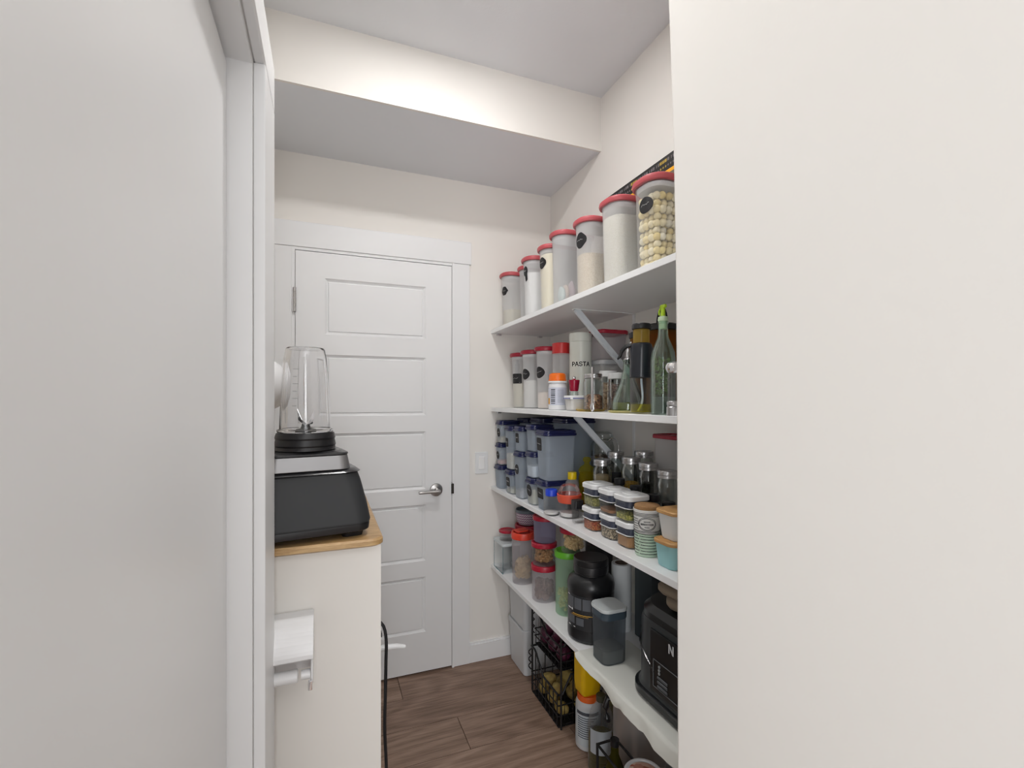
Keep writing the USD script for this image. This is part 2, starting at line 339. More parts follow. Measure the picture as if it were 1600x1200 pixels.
shelf(ZT[3], "lowest white shelf board carrying the black tub and multicooker", False)

# ------------------------------------------------------------------ containers
def label_shape(kind, w, h):
    t = np.linspace(0, 2 * math.pi, 33)[:-1]
    if kind == "oval": p = np.stack([np.cos(t) * w / 2, np.sin(t) * h / 2], 1)
    elif kind == "rect":
        q = ring(w, h, .0015, 0, 3)[:, :2]; q = np.vstack([q, q[:1]]); L_ = np.r_[0, np.cumsum(np.linalg.norm(np.diff(q, axis=0), axis=1))]
        u_ = np.linspace(0, L_[-1], 49)[:-1]; p = np.stack([np.interp(u_, L_, q[:, 0]), np.interp(u_, L_, q[:, 1])], 1)
    elif kind == "oct": r = 1 / np.maximum(np.abs(np.cos(t)), np.abs(np.sin(t))) ; r = np.minimum(r, 1.3) * .5 * .92; p = np.stack([np.cos(t) * w * r, np.sin(t) * h * r], 1)
    elif kind == "hex":
        r = .5 / np.cos((t % (math.pi / 3)) - math.pi / 6) * .92; p = np.stack([np.cos(t) * w * r, np.sin(t) * h * r], 1)
    elif kind == "fancy": r = .5 * (1 + .10 * np.cos(4 * t)) * (1 + .03 * np.cos(8 * t)); p = np.stack([np.sign(np.cos(t)) * np.abs(np.cos(t)) ** .6 * w * r, np.sign(np.sin(t)) * np.abs(np.sin(t)) ** .6 * h * r], 1)
    elif kind == "ribbon":
        p = np.stack([np.cos(t) * w / 2, np.sin(t) * h / 2], 1); p[20:25, 1] -= h * .55; p[20:25, 0] -= w * .1
    return p
def chalk(t, body, kind, y, z, w, h, xs, scr=True, seed=0):
    """a black label lying on the aisle side (-X) of a container; xs(y, z) is that side's surface"""
    p = label_shape(kind, w, h); n = len(p)
    def lay(q, o): return np.array([(xs(y + a, z + b_) - o, y + a, z + b_) for a, b_ in q])
    rings2 = [lay(p * s_, -.0006) for s_ in (.1, .4, .7, 1)] + [lay(p, .0008)] + [lay(p * s_, .0009) for s_ in (.7, .4, .1)]
    m = skin(rings2)
    if m.volume < 0: m.invert()
    lb = t.part("chalk_label", m, CHALK, False, parent=None)
    if scr:
        rr = random.Random(seed * 13 + 5); k = 9; strokes = []
        for line in ((.04, .62),):
            xs_ = np.linspace(-line[1] / 2, line[1] / 2, k) * w
            ys_ = [line[0] * h + rr.uniform(-.07, .07) * h for _ in range(k)]
            q = lay(np.stack([xs_[::-1], ys_], 1), .0016); strokes.append(tube(q, .00045, 4))
        t.part("chalk_writing", cat(*strokes), CHALKW, False, parent=lb)
def vessel(t, dx, dy, r, Hb, mat, taper=.94, wall=.0015, flare=0, base_r=None, n=6, name="body"):
    w2 = 2 * wall; s = taper
    secs = [(dx * s - .006, dy * s - .006, r * s, 0), (dx * s, dy * s, r * s, .004)]
    k1 = Hb - .03 if flare else Hb
    f = lambda z: s + (1 - s) * z / Hb
    secs += [(dx * f(k1), dy * f(k1), r * f(k1), k1)]
    if flare: secs += [(dx + flare * .6, dy + flare * .6, r + flare * .3, Hb - .016), (dx + 2 * flare, dy + 2 * flare, r + flare, Hb)]
    inner = [(q[0] - w2, q[1] - w2, max(q[2] - wall, .001), q[3]) for q in secs[::-1][:-1]]
    inner[-1] = (inner[-1][0], inner[-1][1], inner[-1][2], .004)
    inner += [(dx * s - .008, dy * s - .008, max(r * s - .001, .001), .0022)]
    return t.part(name, loft(secs + inner, n), mat)
def cap_lid(t, dx, dy, r, z, mat, h=.018, over=.004, style="round", name="lid"):
    o = lambda q: (dx + 2 * q, dy + 2 * q, max(r + q, .001))
    if style == "oval":
        secs = [(*o(over * .3), z - .004), (*o(over), z - .002), (*o(over + .002), z + h * .35), (*o(over), z + h * .8), (*o(over - .004), z + h), (*o(-.006), z + h * .9), (*o(-.010), z + h * .55), (*o(-.016), z + h * .5)]
    elif style == "navy":
        secs = [(*o(over * .6), z - .010), (*o(over), z - .008), (*o(over), z - .001), (*o(over * .3), z + .001), (*o(over * .3), z + .009), (*o(-.001), z + .012), (*o(-.008), z + .0125), (*o(-.011), z + .009), (*o(-.02), z + .009)]
    else:
        secs = [(*o(over * .8), z - h * .5), (*o(over), z - h * .4), (*o(over), z + h * .3), (*o(over - .003), z + h * .5), (*o(-.006), z + h * .5), (*o(-.009), z + h * .2), (*o(-.014), z + h * .2)]
    if secs[0][3] < z: secs = [(*o(.0007), z - .0005), (*o(.0007), secs[0][3] + .0005)] + secs
    return t.part(name, loft(secs), mat)
def filler(name, label, cate, loc, dx, dy, r, h, mat, taper=.94, Hb=None, bumpy=.0, seed=0, kind="stuff", zoff=.0046):
    """loose food lying inside a container, as high as h"""
    Hb = Hb or h; f = lambda z: taper + (1 - taper) * z / Hb; g = .005
    secs = [(dx * f(z) - g, dy * f(z) - g, max(r * f(z) - g / 2, .001), z + zoff) for z in (0, h * .5, h)]
    secs += [(dx * f(h) * q - g, dy * f(h) * q - g, max(r * q, .001), h + zoff + e) for q, e in ((.8, .002), (.5, .004), (.2, .005))]
    m = loft(secs)
    if bumpy:
        top = m.vertices[:, 2] > h * .8
        m.vertices[top, 2] += (meshkit.fbm(m.vertices[top] * 40 + seed, 2, seed) - .5) * bumpy
    return solo(name, m, mat, label, cate, loc, kind=kind)
def xsurf(dx, dy, r, taper=1, Hb=1):
    def fn(y, z):
        f = taper + (1 - taper) * z / Hb; a, b_, rr = dx * f, dy * f, r * f; e = max(0, abs(y) - (b_ / 2 - rr))
        return -a / 2 + (rr - math.sqrt(max(rr * rr - e * e, 0)))
    return fn
def heap(n, mk, dx, dy, h, seed=0, shell=True, z0=.006):
    """n pieces tumbled in a container of inner size dx, dy, filled to h; mk(i, rng) gives a piece about the origin"""
    rr = np.random.default_rng(seed); ms = []
    for i in range(n):
        while True:
            x, y, z = rr.uniform(-1, 1), rr.uniform(-1, 1), rr.uniform(0, 1)
            if x * x + y * y < 1 and (not shell or x * x + y * y > .45 or z > .8): break
        m = mk(i, rr); q = trimesh.transformations.random_rotation_matrix(rr.random(3)); m.apply_transform(q)
        m.apply_translation([x * dx / 2, y * dy / 2, z0 + z * h]); ms.append(m)
    return cat(*ms)
def chunk(sc):
    def f(i, rr): return lumpy(1.0, 1, .5, int(rr.integers(1000)), np.array(sc) * rr.uniform(.7, 1.2))
    return f
def twotone(name, c1, c2, rough=.6):
    return reg(name, {"g": ("geometry", {}), "r": ("rgb_ramp", {"ramp": [(0, c1), (1, c2)]}), "p": ("principled_bsdf", {"roughness": rough})},
               [("g.random_per_island", "r.fac"), ("r.color", "p.base_color")], "p.BSDF")

# --- top shelf: oval canisters with faded red lids
G1 = "oval canisters with faded red lids on the topmost shelf"
def oval(label, y1, y2, z, Hb, x0=.848, dx=.165, lid=REDL, lab=None, group=G1, over=.007, wall=FROST, laby=0, labz=None):
    dy = y2 - y1 - .016; r = min(.044, dy / 2 - .001); cx, cy = x0 + dx / 2, (y1 + y2) / 2
    t = T("oval_canister", label, "canister", (cx, cy, z), group=group)
    vessel(t, dx, dy, r, Hb, wall, .92, flare=.003)
    t.part("seal", loft([(dx - .016, dy - .016, r - .008, Hb - .016), (dx - .006, dy - .006, r - .003, Hb - .012), (dx - .004, dy - .004, r - .002, Hb - .0046)]), SEAL)
    cap_lid(t, dx + .006, dy + .006, r + .003, Hb, lid, .016, over, "oval")
    if lab: chalk(t, None, lab[0], laby, labz or lab[1], lab[2], lab[3], xsurf(dx, dy, r, .92, Hb), seed=int(y1 * 100))
    return dict(loc=(cx, cy, z), dx=dx, dy=dy, r=r, Hb=Hb)
def fill(c, name, label, cate, h, mat, bumpy=.004, sx=1.0):
    filler(name, label, cate, c["loc"], c["dx"] * sx, c["dy"], c["r"], h, mat, .92, c["Hb"], bumpy)
Z = ZT[0]; HB = .262
FLOUR = plain("white_flour", (.84, .84, .83), .9, bump=.2)
CREAM = plain("cream_flour", (.84, .77, .56), .9, bump=.2)
SEMO = grain("semolina", (.80, .73, .55), (.88, .83, .68), 900)
RICE = grain("rice_grains", (.74, .70, .56), (.90, .88, .80), 420)
OATS = grain("oat_flakes", (.60, .47, .30), (.82, .72, .55), 260)
c = oval("red-lidded oval canister by the door wall, low cream flour and a hexagonal label", 2.225, 2.345, Z, HB, lab=("hex", .185, .047, .046), laby=-.014)
fill(c, "flour", "low bank of cream flour beside a blue packet in the end canister", "flour", .085, SEMO, sx=.98)
c = oval("red-lidded oval canister mostly hidden between the end canister and the white flour", 2.085, 2.19, Z, HB, x0=.885, dx=.15)
c = oval("red-lidded oval canister of white flour with a ribbon-tailed black label", 1.935, 2.052, Z, HB, lab=("ribbon", .215, .036, .045), laby=-.004)
fill(c, "flour", "bright white flour filling the ribbon-labelled canister", "flour", .20, FLOUR)
c = oval("red-lidded oval canister of pale yellow flour with a square label", 1.760, 1.875, Z, HB, lab=("fancy", .205, .045, .042), laby=-.004)
fill(c, "flour", "pale yellow flour filling the square-labelled canister", "flour", .235, CREAM)
c = oval("unlabelled red-lidded oval canister holding a few coloured packets", 1.645, 1.757, Z, HB + .02)
PK = [((.10, .40, .34), "green"), ((.80, .35, .05), "orange"), ((.60, .25, .42), "mauve"), ((.72, .50, .28), "tan"), ((.75, .72, .68), "white"), ((.30, .50, .58), "teal")]
for k, (col, nm) in enumerate(PK):
    m = lumpy(1, 2, .25, k + 3, (.011, .026, .034 + .006 * (k % 3)))
    solo("snack_packet", m, plain("packet_" + nm, tuple(.35 * v + .42 for v in col), .4), f"small {nm} packet in the unlabelled oval canister", "packet", (c["loc"][0] - .052 + .022 * k, c["loc"][1] - .012 + .012 * (k % 2), Z + .048 + .006 * (k % 3)), group="packets in the unlabelled canister")
c = oval("red-lidded oval canister part full of oats with an ornate bracket label", 1.440, 1.560, Z, HB, lab=("fancy", .20, .050, .050), laby=-.008)
fill(c, "oats", "beige oat flakes in the bracket-labelled canister", "oats", .145, OATS)
c = oval("unlabelled red-lidded oval canister nearly full of rice", 1.255, 1.382, Z, HB)
fill(c, "rice", "pale rice nearly filling the unlabelled oval canister", "rice", .215, RICE)
c = oval("red-lidded oval canister full of round cream balls with an oval label", 1.070, 1.200, Z, HB - .012, dx=.18, wall=FROSTC, lab=("oval", .185, .050, .046), laby=-.014)
bp = klass("puff_ball_class", [("puff", lumpy(1, 2, .06, 4), reg("puff_ball", {"i": ("object_info", {}), "r": ("rgb_ramp", {"ramp": [(0, (.86, .82, .68)), (.6, (.84, .74, .46)), (1, (.80, .64, .26))]}), "p": ("principled_bsdf", {"roughness": .6, "subsurface_weight": .0})}, [("i.random", "r.fac"), ("r.color", "p.base_color")], "p.BSDF"))])
pl = []; rb = .0112
for kz in range(11):
    for ix in range(8):
        for iy in range(6):
            if ix > 1 and iy > 1: continue
            x = -.080 + rb + (ix + .5 * (kz % 2)) * 2 * rb * .97; y = -.050 + rb + (iy + .5 * (kz % 2)) * 2 * rb * .93
            f_ = .93 + .07 * kz / 12
            hx_, hy_ = c["dx"] / 2 * f_ - .005 - rb, c["dy"] / 2 * f_ - .004 - rb
            if x > hx_ or y > hy_: continue
            ex, ey = abs(x) - (hx_ - .028), abs(y) - (hy_ - .028)
            if ex > 0 and ey > 0:
                q = math.hypot(ex, ey)
                if q > .028:
                    x = math.copysign(hx_ - .028 + ex / q * .028, x); y = math.copysign(hy_ - .028 + ey / q * .028, y)
            pl.append(((c["loc"][0] + x + RNG.uniform(-.0012, .0012), c["loc"][1] + y + RNG.uniform(-.0012, .0012), Z + .0155 + kz * 2 * rb * .87), [RNG.uniform(0, 360) for _ in range(3)], [rb * RNG.uniform(.94, 1.04)] * 3))
copies("puff_ball", bp, "round cream-coloured ball among those filling the oval-labelled canister", "snack", "cream balls in the oval-labelled canister", pl[:295])
# long black box lying behind the canisters
bxt = T("storage_box", "long black printed box with an orange stripe behind the red lids on top shelf", "box", (1.10, 1.18, Z))
bxt.part("carton", block(-.045, .045, -.32, YX(944, 1.055) - 1.18, 0, .443, .002), plain("black_carton", (.012, .012, .013), .35))
yb = YX(944, 1.055) - 1.18
bxt.part("stripe", block(-.0462, -.0450, -.32, yb - .002, .379, .391), plain("orange_print", (.85, .42, .01), .45))
bxt.part("panel", block(-.0460, -.0450, -.32, yb - .002, .10, .379), plain("brown_print", (.16, .12, .09), .45))
pr = []; pg = []
for k in range(46):
    y = yb - .03 - k * .0125
    if y < -.31: break
    (pg if k % 13 in (0, 1, 2) else pr).append(cat(block(-.0460, -.0450, y, y + (.010 if k % 13 < 3 else .004 + .003 * (k % 3)), .421, .431), block(-.0460, -.0450, y + .002, y + .008, .404, .410)))
bxt.part("print", cat(*pr), plain("grey_print", (.16, .145, .15), .5), False); bxt.part("print", cat(*pg), plain("gold_print", (.42, .30, .05), .45), False)

# --- second shelf
Z = ZT[1]; G2 = "oval canisters with red lids on the eye-level shelf"
kw = dict(lid=REDD, group=G2, dx=.15)
c = oval("red-lidded oval canister with a square chalk label and a clip, eye-level shelf", 2.215, 2.33, Z, .265, x0=.90, lab=("rect", .150, .050, .050), laby=-.020, **kw)
fill(c, "cream_powder", "cream powder in the square-labelled eye-level canister", "powder", .12, SEMO)
clip = T("bag_clip", "small grey bag clip standing in the square-labelled canister", "clip", (.925, 2.275, Z + .19))
clip.part("jaw", block(-.006, .006, -.018, .018, -.03, .04, .003), plain("grey_clip", (.22, .24, .27), .4))
clip.part("grip", block(-.006, .004, -.012, .012, .0405, .056, .003), _m["grey_clip"])
c = oval("red-lidded oval canister with a round label, second on the eye-level shelf", 2.065, 2.175, Z, .265, x0=.895, lab=("oval", .165, .050, .052), laby=-.010, **kw)
fill(c, "white_powder", "white powder low in the round-labelled second canister", "powder", .13, plain("off_white_powder", (.72, .71, .68), .9))
c = oval("red-lidded oval canister with a round label beside the screw-capped jar", 1.908, 2.01, Z, .265, x0=.895, lab=("oval", .165, .050, .052), laby=-.010, **kw)
fill(c, "white_powder", "pinkish white powder low in the canister beside the screw-capped jar", "powder", .07, plain("pink_white_powder", (.78, .68, .60), .9))
def jar(name, label, cate, x, y, z, R, Hb, mat, prof=None, group=None, n=32):
    t = T(name, label, cate, (x, y, z), group=group); w = .002
    prof = prof or [(R - .004, 0), (R, .004), (R, Hb * .8), (R * .8, Hb * .9), (R * .8, Hb)]
    inner = [(max(r - w, .001), zz) for r, zz in prof[::-1]]; inner[-1] = (max(prof[0][0] - w, .001), .004)
    t.part("body", lathe(prof + inner, n), mat); return t
def liquid(name, label, cate, x, y, z, prof, mat, kind="stuff"):
    return solo(name, lathe(prof), mat, label, cate, (x, y, z), kind=kind)
X = .965; y = YX(877, X)
t = jar("screw_jar", "tall frosted jar with a thick bright red screw cap beside the pasta tin", "jar", X, y, Z, .039, .262, FROST, [(.036, 0), (.0385, .005), (.0385, .255), (.036, .262)])
t.part("cap", lathe([(.0395, .243), (.0405, .245), (.0405, .284), (.0395, .288), (.034, .290), (.001, .290)]), REDB)
liquid("beige_snack", "beige snack in the screw-capped jar", "snack", X, y, Z + .004, [(.032, 0), (.0345, .003), (.0345, .15), (.02, .155)], plain("pale_beige_food", (.62, .52, .44), .8, bump=.5))
X = .982; y = YX(907, X)
t = T("pasta_tin", "tall cream enamel tin printed PASTA", "tin", (X, y, Z))
ENAM = plain("cream_enamel", (.70, .72, .66), .3)
t.part("body", lathe([(.043, 0), (.0455, .003), (.0455, .275), (.0462, .277), (.0455, .279)]), ENAM)
t.part("lid", lathe([(.0463, .2795), (.0468, .281), (.0468, .312), (.0455, .315), (.001, .315)]), ENAM)
# lettering wrapped around the tin, facing the aisle
def wrap_text(txt, height, R, ang0, z, depth=.0012, bold=False, spacing=1.0):
    m = meshkit.text_mesh(txt, height, .0012, bold); m = trimesh.Trimesh(*trimesh.remesh.subdivide_to_size(m.vertices, m.faces, .006), process=False)
    w = m.bounds[1][0]; v = m.vertices.copy(); a = ang0 + (v[:, 0] - w / 2) / R * spacing
    rr = R - .0004 + v[:, 2] * 1.0
    m.vertices = np.stack([rr * np.cos(a), rr * np.sin(a), z + v[:, 1]], 1); return m
aim = math.atan2(-y, -X)
t.part("lettering", wrap_text("PASTA", .0175, .0455, aim + .02, .178, bold=True, spacing=1.0), plain("black_print", (.02, .02, .022), .5), False)
# red-lidded box on a flat clear box
t = T("food_box", "large clear box with deep red lid behind the shelf bracket", "box", (1.097, 1.697, Z + .2065))
vessel(t, .125, .11, .018, .108, FROSTV, .93)
cap_lid(t, .125, .11, .018, .112, REDD, .016, .007)
t = T("food_box", "clear flat-lidded box beneath the large red-lidded box", "box", (1.097, 1.697, Z))
vessel(t, .12, .105, .016, .19, FROST, .96)
cap_lid(t, .12, .105, .016, .195, plain("pale_grey_lid", (.55, .56, .58), .4), .018, .005)
# supplements bottle
X = .868; y = YX(871, X); t = T("pill_bottle", "white supplement bottle with an orange cap and printed label", "bottle", (X, y, Z))
t.part("body", lathe([(.033, 0), (.0365, .004), (.0365, .092), (.034, .102), (.030, .108), (.030, .116)]), plain("white_bottle", (.80, .80, .82), .4))
t.part("cap", lathe([(.0355, .1165), (.0365, .118), (.0365, .122), (.034, .123), (.034, .138), (.031, .145), (.024, .148), (.001, .148)]), ORNG)
t.part("collar", lathe([(.0368, .109), (.0375, .111), (.0375, .1163), (.0300, .1165)]), WHITEP)
a = math.atan2(-y, -X)
def wrap_patch(R, a0, a1, z0, z1, th=.0006, n=14):
    ang = np.linspace(a0, a1, n); o = np.stack([np.cos(ang), np.sin(ang)], 1)
    rings3 = []
    for k in range(n):
        q = o[k]; rings3.append(np.array([[*(q * (R - .0004)), z0], [*(q * (R + th)), z0], [*(q * (R + th)), z1], [*(q * (R - .0004)), z1]]))
    return _fix(skin(rings3))
lb = t.part("paper_label", wrap_patch(.0365, a - 1.5, a + 1.5, .02, .090), plain("lilac_label", (.62, .64, .74), .5), False)
t.part("print", cat(*[wrap_patch(.0371, a - .75, a - .25, .078 - .0075 * k, .082 - .0075 * k + (.002 if k % 3 == 0 else 0), n=5) for k in range(8)]), plain("grey_ink", (.16, .17, .20), .6), False, parent=lb)
t.part("print", cat(*[wrap_patch(.0371, a + .0, a + .7, .080 - .0045 * k, .0815 - .0045 * k, n=6) for k in range(12)]), plain("pale_ink", (.36, .38, .45), .6), False, parent=lb)
t.part("picture", wrap_patch(.0371, a - 1.25, a - .95, .024, .048, n=5), plain("orange_picture", (.72, .36, .06), .6), False, parent=lb)
# salt mill with red top
X = .905; y = YX(897, X); t = jar("salt_mill", "small mill with a flared dark red top and a steel ball", "mill", X, y, Z, .020, .075, GLASS, [(.019, 0), (.020, .003), (.018, .07), (.015, .075)])
t.part("crown", lathe([(.0155, .0755), (.0165, .077), (.0215, .114), (.022, .117), (.020, .119), (.001, .119)]), plain("dark_red_gloss", (.33, .008, .035), .2))
t.part("knob", moved(ball(.0072, 3), 0, 0, .1255), CHROME)
# little clip box
X = .866; y = YX(899, X); t = T("clip_box", "small clear clip box with a blue-rimmed lid and white contents", "box", (X, y, Z))
vessel(t, .068, .060, .012, .046, FROST, .86)
cap_lid(t, .068, .060, .012, .050, WHITEP, .014, .003)
t.part("clip", cat(block(-.0375, -.0355, -.026, .026, .0445, .0485, .0005), block(-.028, .028, -.0335, -.0315, .0445, .0485, .0005)), plain("blue_seal", (.18, .20, .42), .4))
filler("white_sugar", "white sugar in the small clip box", "sugar", (X, y, Z), .068, .060, .012, .038, plain("sugar_white", (.85, .83, .78), .8), .86, .046)
# round trays
X = .890; y = YX(921, X)
TRAYY = clear("amber_tray", (.90, .76, .30), .45, .2, .3, (.80, .62, .22))
solo("round_tray", lathe([(.040, 0), (.050, .002), (.054, .007), (.053, .0078), (.049, .004), (.001, .0035)]), TRAYY, "small yellow tray under the peppercorn jar", "tray", (X + .005, y, Z))
XJ, YJ = .878, YX(927, .878); ZJ = Z + .0042
t = jar("spice_jar", "glass jar of mixed peppercorns with a steel screw lid on the yellow tray", "jar", XJ, YJ, ZJ, .035, .118, GLASS, [(.032, 0), (.0345, .005), (.0345, .100), (.031, .110), (.029, .113), (.029, .118)])
t.part("lid", lathe([(.0300, .1125), (.0312, .114), (.0312, .118), (.0300, .1195), (.0312, .121), (.0312, .126), (.030, .128), (.001, .128)]), STEEL)
PEP = grain("mixed_peppercorns", (.06, .03, .02), (.55, .34, .20), 190, (.28, .10, .05))
liquid("peppercorns", "brown mixed peppercorns in the steel-lidded jar on the yellow tray", "spice", XJ, YJ, ZJ + .0045, [(.029, 0), (.0315, .003), (.0315, .046), (.02, .052)], PEP)
sp = T("steel_spoon", "narrow steel spoon standing upright against the peppercorn jar", "spoon", (.838, YX(925.5, .838), Z + .001), rz=25)
sp.part("handle", block(-.003, .003, -.004, .004, .025, .152, .002), CHROME)
sp.part("bowl", moved(ball(1, 2, (.0045, .008, .016)), 0, 0, .0165), CHROME)
BL = GLASS
for k, (px, Xs, hh, mt, lab_) in enumerate([(950, .985, .135, GLASS, "glass jar of brown seeds with a white lid behind the peppercorn jar"), (964, .985, .125, GLASS, "glass jar of dark spice with a white lid behind the oil flask")]):
    y = YX(px, Xs); t = jar("spice_jar", lab_, "jar", Xs, y, Z, .031, hh, mt, [(.029, 0), (.031, .004), (.031, hh - .012), (.028, hh)])
    t.part("lid", lathe([(.0318, hh - .008), (.033, hh - .006), (.033, hh + .012), (.031, hh + .014), (.001, hh + .014)]), WHITEP)
    liquid("dried_spice", ("mottled brown seeds in the white-lidded jar behind the peppercorns", "dark reddish spice in the white-lidded jar behind the oil flask")[k], "spice", Xs, y, Z + .0045, [(.025, 0), (.0285, .003), (.0285, hh * .72), (.02, hh * .75)], [grain("brown_seeds", (.20, .10, .05), (.52, .34, .20), 160), grain("dark_spice", (.05, .03, .03), (.30, .16, .12), 200)][k])
# oil flask on a pale tray
X = .895; y = YX(981, X)
solo("round_tray", lathe([(.046, 0), (.058, .002), (.064, .0065), (.063, .0075), (.057, .004), (.001, .0035)]), clear("pale_tray", (.92, .88, .60), .45, .2, .3, (.78, .74, .46)), "pale yellow tray under the conical oil flask", "tray", (X, y, Z))
ZF = Z + .0042
fprof = [(.047, 0), (.0515, .006), (.0515, .022), (.047, .042), (.036, .068), (.024, .098), (.0165, .128), (.014, .150), (.014, .158), (.017, .160), (.017, .164)]
t = jar("oil_flask", "conical green-tinted glass oil flask with a steel pourer", "bottle", X, y, ZF, .05, .2, GLASSG, fprof)
t.part("pourer", cat(lathe([(.0115, .164), (.0125, .1645), (.0125, .168), (.009, .170), (.0055, .174), (.0048, .198), (.001, .199)], 20), tube([(0, 0, .19), (.001, -.001, .2), (.004, -.004, .212), (.008, -.008, .220)], .0038, 10)), CHROME)
t.part("stopper", lathe([(.0115, .1500), (.0118, .1505), (.0115, .1638), (.001, .1638)], 20), BLACKP)
liquid("olive_oil", "yellow oil in the bottom of the conical flask", "oil", X, y, ZF + .0048, [(.043, 0), (.0485, .004), (.0485, .014), (.0465, .024), (.001, .0245)], OIL)
# trigger oil sprayer: black upper body over a clear tank
X = .872; y = YX(1002, X); t = jar("oil_sprayer", "black trigger oil sprayer with a clear tank and a yellow window", "sprayer", X, y, Z, .0335, .105, CLEARP, [(.032, 0), (.0335, .003), (.0335, .102), (.0325, .106)])
t.part("sleeve", lathe([(.0325, .1065), (.0340, .108), (.0335, .19), (.030, .205), (.0255, .2085), (.001, .209)]), plain("sleeve_black", (.012, .015, .022), .22))
t.part("window", lathe([(.0235, .2092), (.0240, .211), (.0240, .247), (.0235, .2485), (.001, .249)]), clear("yellow_window", (.80, .60, .20), .45, .2, .1, (.62, .45, .10)))
t.part("cap", lathe([(.0250, .2492), (.0275, .2505), (.0275, .262), (.025, .266), (.001, .268)]), BLACKP)
t.part("trigger", tube([(-.022, .016, .205), (-.036, .027, .200), (-.044, .035, .188), (-.047, .040, .172), (-.052, .046, .163)], [.006, .0065, .006, .0045, .0025], 10, 0), BLACKP)
t.part("dip_tube", tube([(-.001, -.002, .104), (.002, -.003, .06), (.001, -.001, .03), (-.008, .006, .008)], .0032, 8, 16), plain("tube_blue_white", (.62, .72, .80), .4))
liquid("olive_oil", "yellow oil in the clear tank of the black sprayer", "oil", X, y, Z + .0045, [(.028, 0), (.0308, .003), (.0308, .024), (.001, .0245)], OIL)
# amber canisters behind, one with an arched handle
for k, (px, Xs, R, hh, lab_) in enumerate([(1000, 1.03, .034, .262, "amber canister with a black lid behind the oil sprayer"), (1034, 1.03, .049, .272, "wide amber canister with a black lid and a tall arched handle")]):
    y = YX(px, Xs); t = jar("amber_canister", lab_, "canister", Xs, y, Z, R, hh, GLASSA, [(R - .004, 0), (R, .004), (R, hh)])
    t.part("lid", lathe([(R + .001, hh - .006), (R + .004, hh - .004), (R + .004, hh + .012), (R, hh + .016), (.001, hh + .018)]), BLACKP)
    liquid("dark_tea", ("dark tea leaves in the narrow amber canister", "dark tea leaves in the wide amber canister")[k], "tea", Xs, y, Z + .005, [(R - .006, 0), (R - .0035, .003), (R - .0035, .2 - .03 * k), (.001, .203 - .03 * k)], grain("tea_leaves", (.03, .02, .01), (.16, .10, .05), 200))
    if k: 
        q = [( -.016 * math.cos(u), .043 * math.cos(u) , hh + .012 + .058 * math.sin(u)) for u in np.linspace(0, math.pi, 15)]
        t.part("handle", tube([(-a_ * 1.0, b_, z_) for a_, b_, z_ in q], .0045, 10), BLACKP)
# herb bottle with green pourer
X = .868; y = YX(1036, X)
hp = [(.030, 0), (.0335, .004), (.0335, .150), (.031, .172), (.022, .196), (.0145, .214), (.0125, .240), (.0125, .250), (.0145, .252), (.0145, .257)]
t = jar("herb_bottle", "clear glass bottle of herbs with a lime green pourer", "bottle", X, y, Z, .033, .26, GLASSG, hp)
t.part("stopper", lathe([(.0105, .236), (.0112, .2365), (.0112, .2575), (.0135, .258), (.014, .262), (.013, .270), (.006, .272), (.001, .272)], 20), plain("pale_green_stopper", (.56, .70, .48), .4))
t.part("pourer", cat(lathe([(.0062, .2722), (.0065, .274), (.0055, .298), (.001, .2985)], 16), block(-.004, .004, -.012, .010, .294, .304, .002), tube([(0, .008, .298), (-.002, .014, .288), (-.002, .013, .276)], .0025, 8)), plain("lime_pourer", (.42, .62, .02), .35))
solo("dried_herbs", moved(heap(120, chunk((.006, .004, .0025)), .042, .042, .10, 5, False), 0, 0, .05), twotone("herb_green", (.14, .18, .03), (.42, .36, .08)), "green and yellow herbs floating in the green-pourer bottle", "herbs", (X, y, Z), kind="stuff")
liquid("herb_vinegar", "cloudy liquid in the foot of the green-pourer bottle", "vinegar", X, y, Z + .0045, [(.027, 0), (.0308, .003), (.0308, .045), (.001, .0455)], clear("cloudy_liquid", (.75, .78, .76), .30, .2, .1, (.45, .46, .46)))
# steel topped mill at the very edge
X = .838; y = .988
t = jar("pepper_mill", "slim clear mill with a steel head and steel foot beside the herb bottle", "mill", X, y, Z, .016, .09, CLEARP, [(.0145, .0385), (.0150, .040), (.0150, .108), (.014, .110)])
t.part("base", lathe([(.0165, 0), (.0178, .002), (.0178, .022), (.0150, .025), (.0172, .028), (.0172, .036), (.015, .038), (.001, .0382)]), STEEL)
t.part("head", lathe([(.014, .1102), (.017, .113), (.0205, .122), (.0205, .128), (.017, .136), (.010, .140), (.001, .141)]), CHROME)

# ------------------------------------------------------------------ third shelf
Z = ZT[2]; G3 = "bluish boxes with navy lids stacked on the third shelf"
def modular(label, y1, y2, z, top, x0=.826, dx=.105, lab=None, mat=FROSTB, food=None, group=G3):
    dy = y2 - y1 - .012; hb = top - z - .014; cx, cy = x0 + dx / 2, (y1 + y2) / 2; r = min(.020, dy * .24)
    t = T("modular_box", label, "box", (cx, cy, z), group=group)
    vessel(t, dx, dy, r, hb, mat, .88)
    cap_lid(t, dx, dy, r, hb + .001, NAVY, .0, .006, "navy")
    if lab: chalk(t, None, lab[0], lab[4] if len(lab) > 4 else 0, lab[1] * hb, lab[2], lab[3], xsurf(dx, dy, r, .88, hb), seed=int(y1 * 91 + z * 50))
    if food:
        nm, lb_, ct, h, fm = food
        filler(nm, lb_, ct, (cx, cy, z), dx, dy, r, h * hb, fm, .88, hb, .003)
BEI = grain("beige_grain", (.58, .44, .28), (.82, .70, .50), 420)
PEACH = plain("peach_powder", (.80, .42, .32), .8)
COUS = grain("couscous", (.74, .62, .38), (.86, .76, .55), 600)
PASTE = grain("pale_beans", (.72, .60, .42), (.86, .76, .60), 200)
PALEO = grain("greyish_oats", (.48, .44, .42), (.66, .60, .54), 250)
